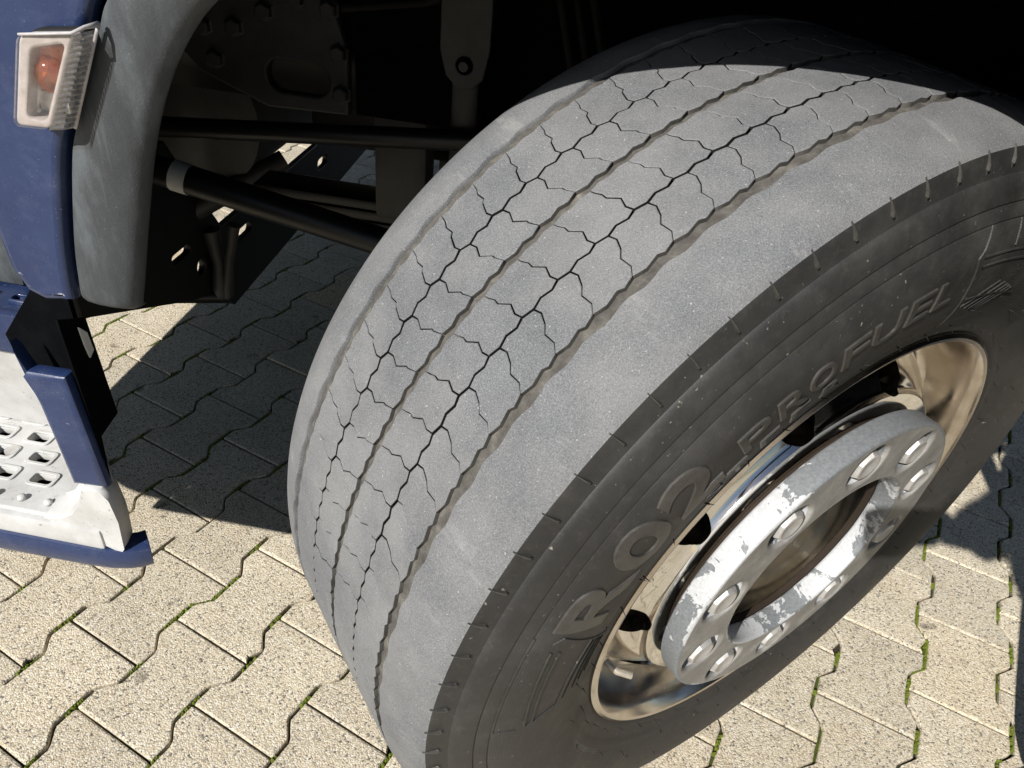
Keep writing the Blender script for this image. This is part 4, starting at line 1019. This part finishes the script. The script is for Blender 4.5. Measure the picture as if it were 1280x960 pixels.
# trousers, shoes
nd, ed = rig([('p', (.61, -.32, .90), .135, None), ('lh', (.61, -.41, .84), .105, 'p'), ('lk', (.60, -.42, .48), .082, 'lh'), ('la', (.64, -.425, .11), .066, 'lk'), ('rh', (.61, -.23, .84), .105, 'p'), ('rk', (.615, -.22, .48), .082, 'rh'), ('ra', (.66, -.215, .11), .066, 'rk')])
link('trousers', skin_mesh('trousers', nd, ed), M['trouser'], person)
for y0, y1, xx in ((-.425, -.445, .65), (-.215, -.195, .67)):
    nd, ed = rig([('h', (xx + .02, y0, .052), (.050, .050), None), ('m', (xx - .06, (y0 + y1) / 2, .046), (.047, .044), 'h'), ('t', (xx - .17, y1, .038), (.045, .034), 'm')])
    link('shoe', skin_mesh('shoe', nd, ed), M['shoe'], person)
# coat: wide body down to the knee with two sleeves
rings = [(.50, .690, -.300, .185, .225), (.58, .680, -.302, .192, .232), (.66, .665, -.305, .198, .238), (.76, .640, -.308, .205, .242), (.86, .612, -.312, .208, .242), (.97, .594, -.320, .205, .238), (1.10, .580, -.326, .200, .232), (1.25, .555, -.334, .195, .238), (1.36, .535, -.338, .175, .220), (1.43, .520, -.340, .150, .165), (1.50, .510, -.342, .125, .135), (1.545, .512, -.344, .105, .110)]
V = []; F = []; n = 40
for z, cx, cy, rx, ry in rings:
    for k in range(n):
        an = 2 * PI * k / n; w = 1 + .045 * math.sin(5 * an + z * 3) * min(1, max(0, (1.2 - z) * 1.6))
        V.append(P_(cx + rx * w * math.cos(an), cy + ry * w * math.sin(an), z))
for i in range(len(rings) - 1):
    for k in range(n): F.append((i * n + k, i * n + (k + 1) % n, (i + 1) * n + (k + 1) % n, (i + 1) * n + k))
coat_me = mesh('coat', V, F, True); coat = link('coat', coat_me, M['fleece'], person)
sl_pts = [[(.530, -.46, 1.37), (.47, -.535, 1.27), (.36, -.585, 1.13), (.28, -.62, 1.095), (.15, -.672, 1.068), (.075, -.702, 1.058)], [(.545, -.205, 1.37), (.575, -.15, 1.26), (.60, -.115, 1.10), (.57, -.105, .97), (.535, -.10, .885)]]
for pts in sl_pts:
    V, F = tube_vf([P_(*p) for p in pts], [.088, .080, .070, .068, .060, .056][:len(pts)], 20, caps=False); link('sleeve', mesh('sleeve', V, F, True), M['fleece'], coat)
# fluff: short curled fibres standing out of the cloth
fv = []; ff = []
rng = random.Random(3)
def fluff(p, nrm, L, w):
    t = nrm.cross(Vector((rng.gauss(0, 1), rng.gauss(0, 1), rng.gauss(0, 1)))).normalized(); d = (nrm + t * rng.uniform(.1, .9) + Vector((0, 0, -.35))).normalized(); sd2 = d.cross(nrm)
    sd2 = sd2.normalized() if sd2.length > 1e-4 else t
    b = len(fv); m1 = p + d * L * .55 + t * L * .12; e = p + d * L * .85 + t * L * .45
    fv.extend([p - sd2 * w, p + sd2 * w, m1 + sd2 * w * .8, m1 - sd2 * w * .8, e]); ff.append((b, b + 1, b + 2, b + 3)); ff.append((b + 3, b + 2, b + 4))
srcs = [coat_me] + [o.data for o in coat.children]
for me in srcs:
    for poly in me.polygons:
        vs = [me.vertices[i].co for i in poly.vertices]; c_ = poly.center; nrm = poly.normal
        cnt = int(poly.area * 62000 * (1.0 if c_.z + PB.z < 1.2 else .35)); 
        if (me is coat_me) and nrm.dot(c_ - Vector((-.02, -.02, c_.z))) < 0: nrm = -nrm
        for _ in range(cnt):
            a, b = rng.random(), rng.random(); p = vs[0] * (1 - a) * (1 - b) + vs[1] * a * (1 - b) + vs[2] * a * b + vs[3] * (1 - a) * b
            fluff(p, nrm, rng.uniform(.007, .017), rng.uniform(.0004, .0008))
fo = link('fluff', mesh('fluff', fv, ff), M['fleece'], coat); tag(fo, kind='stuff')
# the phone
R3 = cam.matrix_world.to_3x3()
ph = curve_plate([rrect(-.0735, .0735, -.0355, .0355, .012, 6)], .0040, .0015, 2)
px_ = cam.matrix_world @ Matrix.Translation((.0560, -.0190, .0065))
phone = link('phone', ph, M['phone'], None, px_); tag(phone, 'black phone held out over the wheel by the person at right', 'phone')
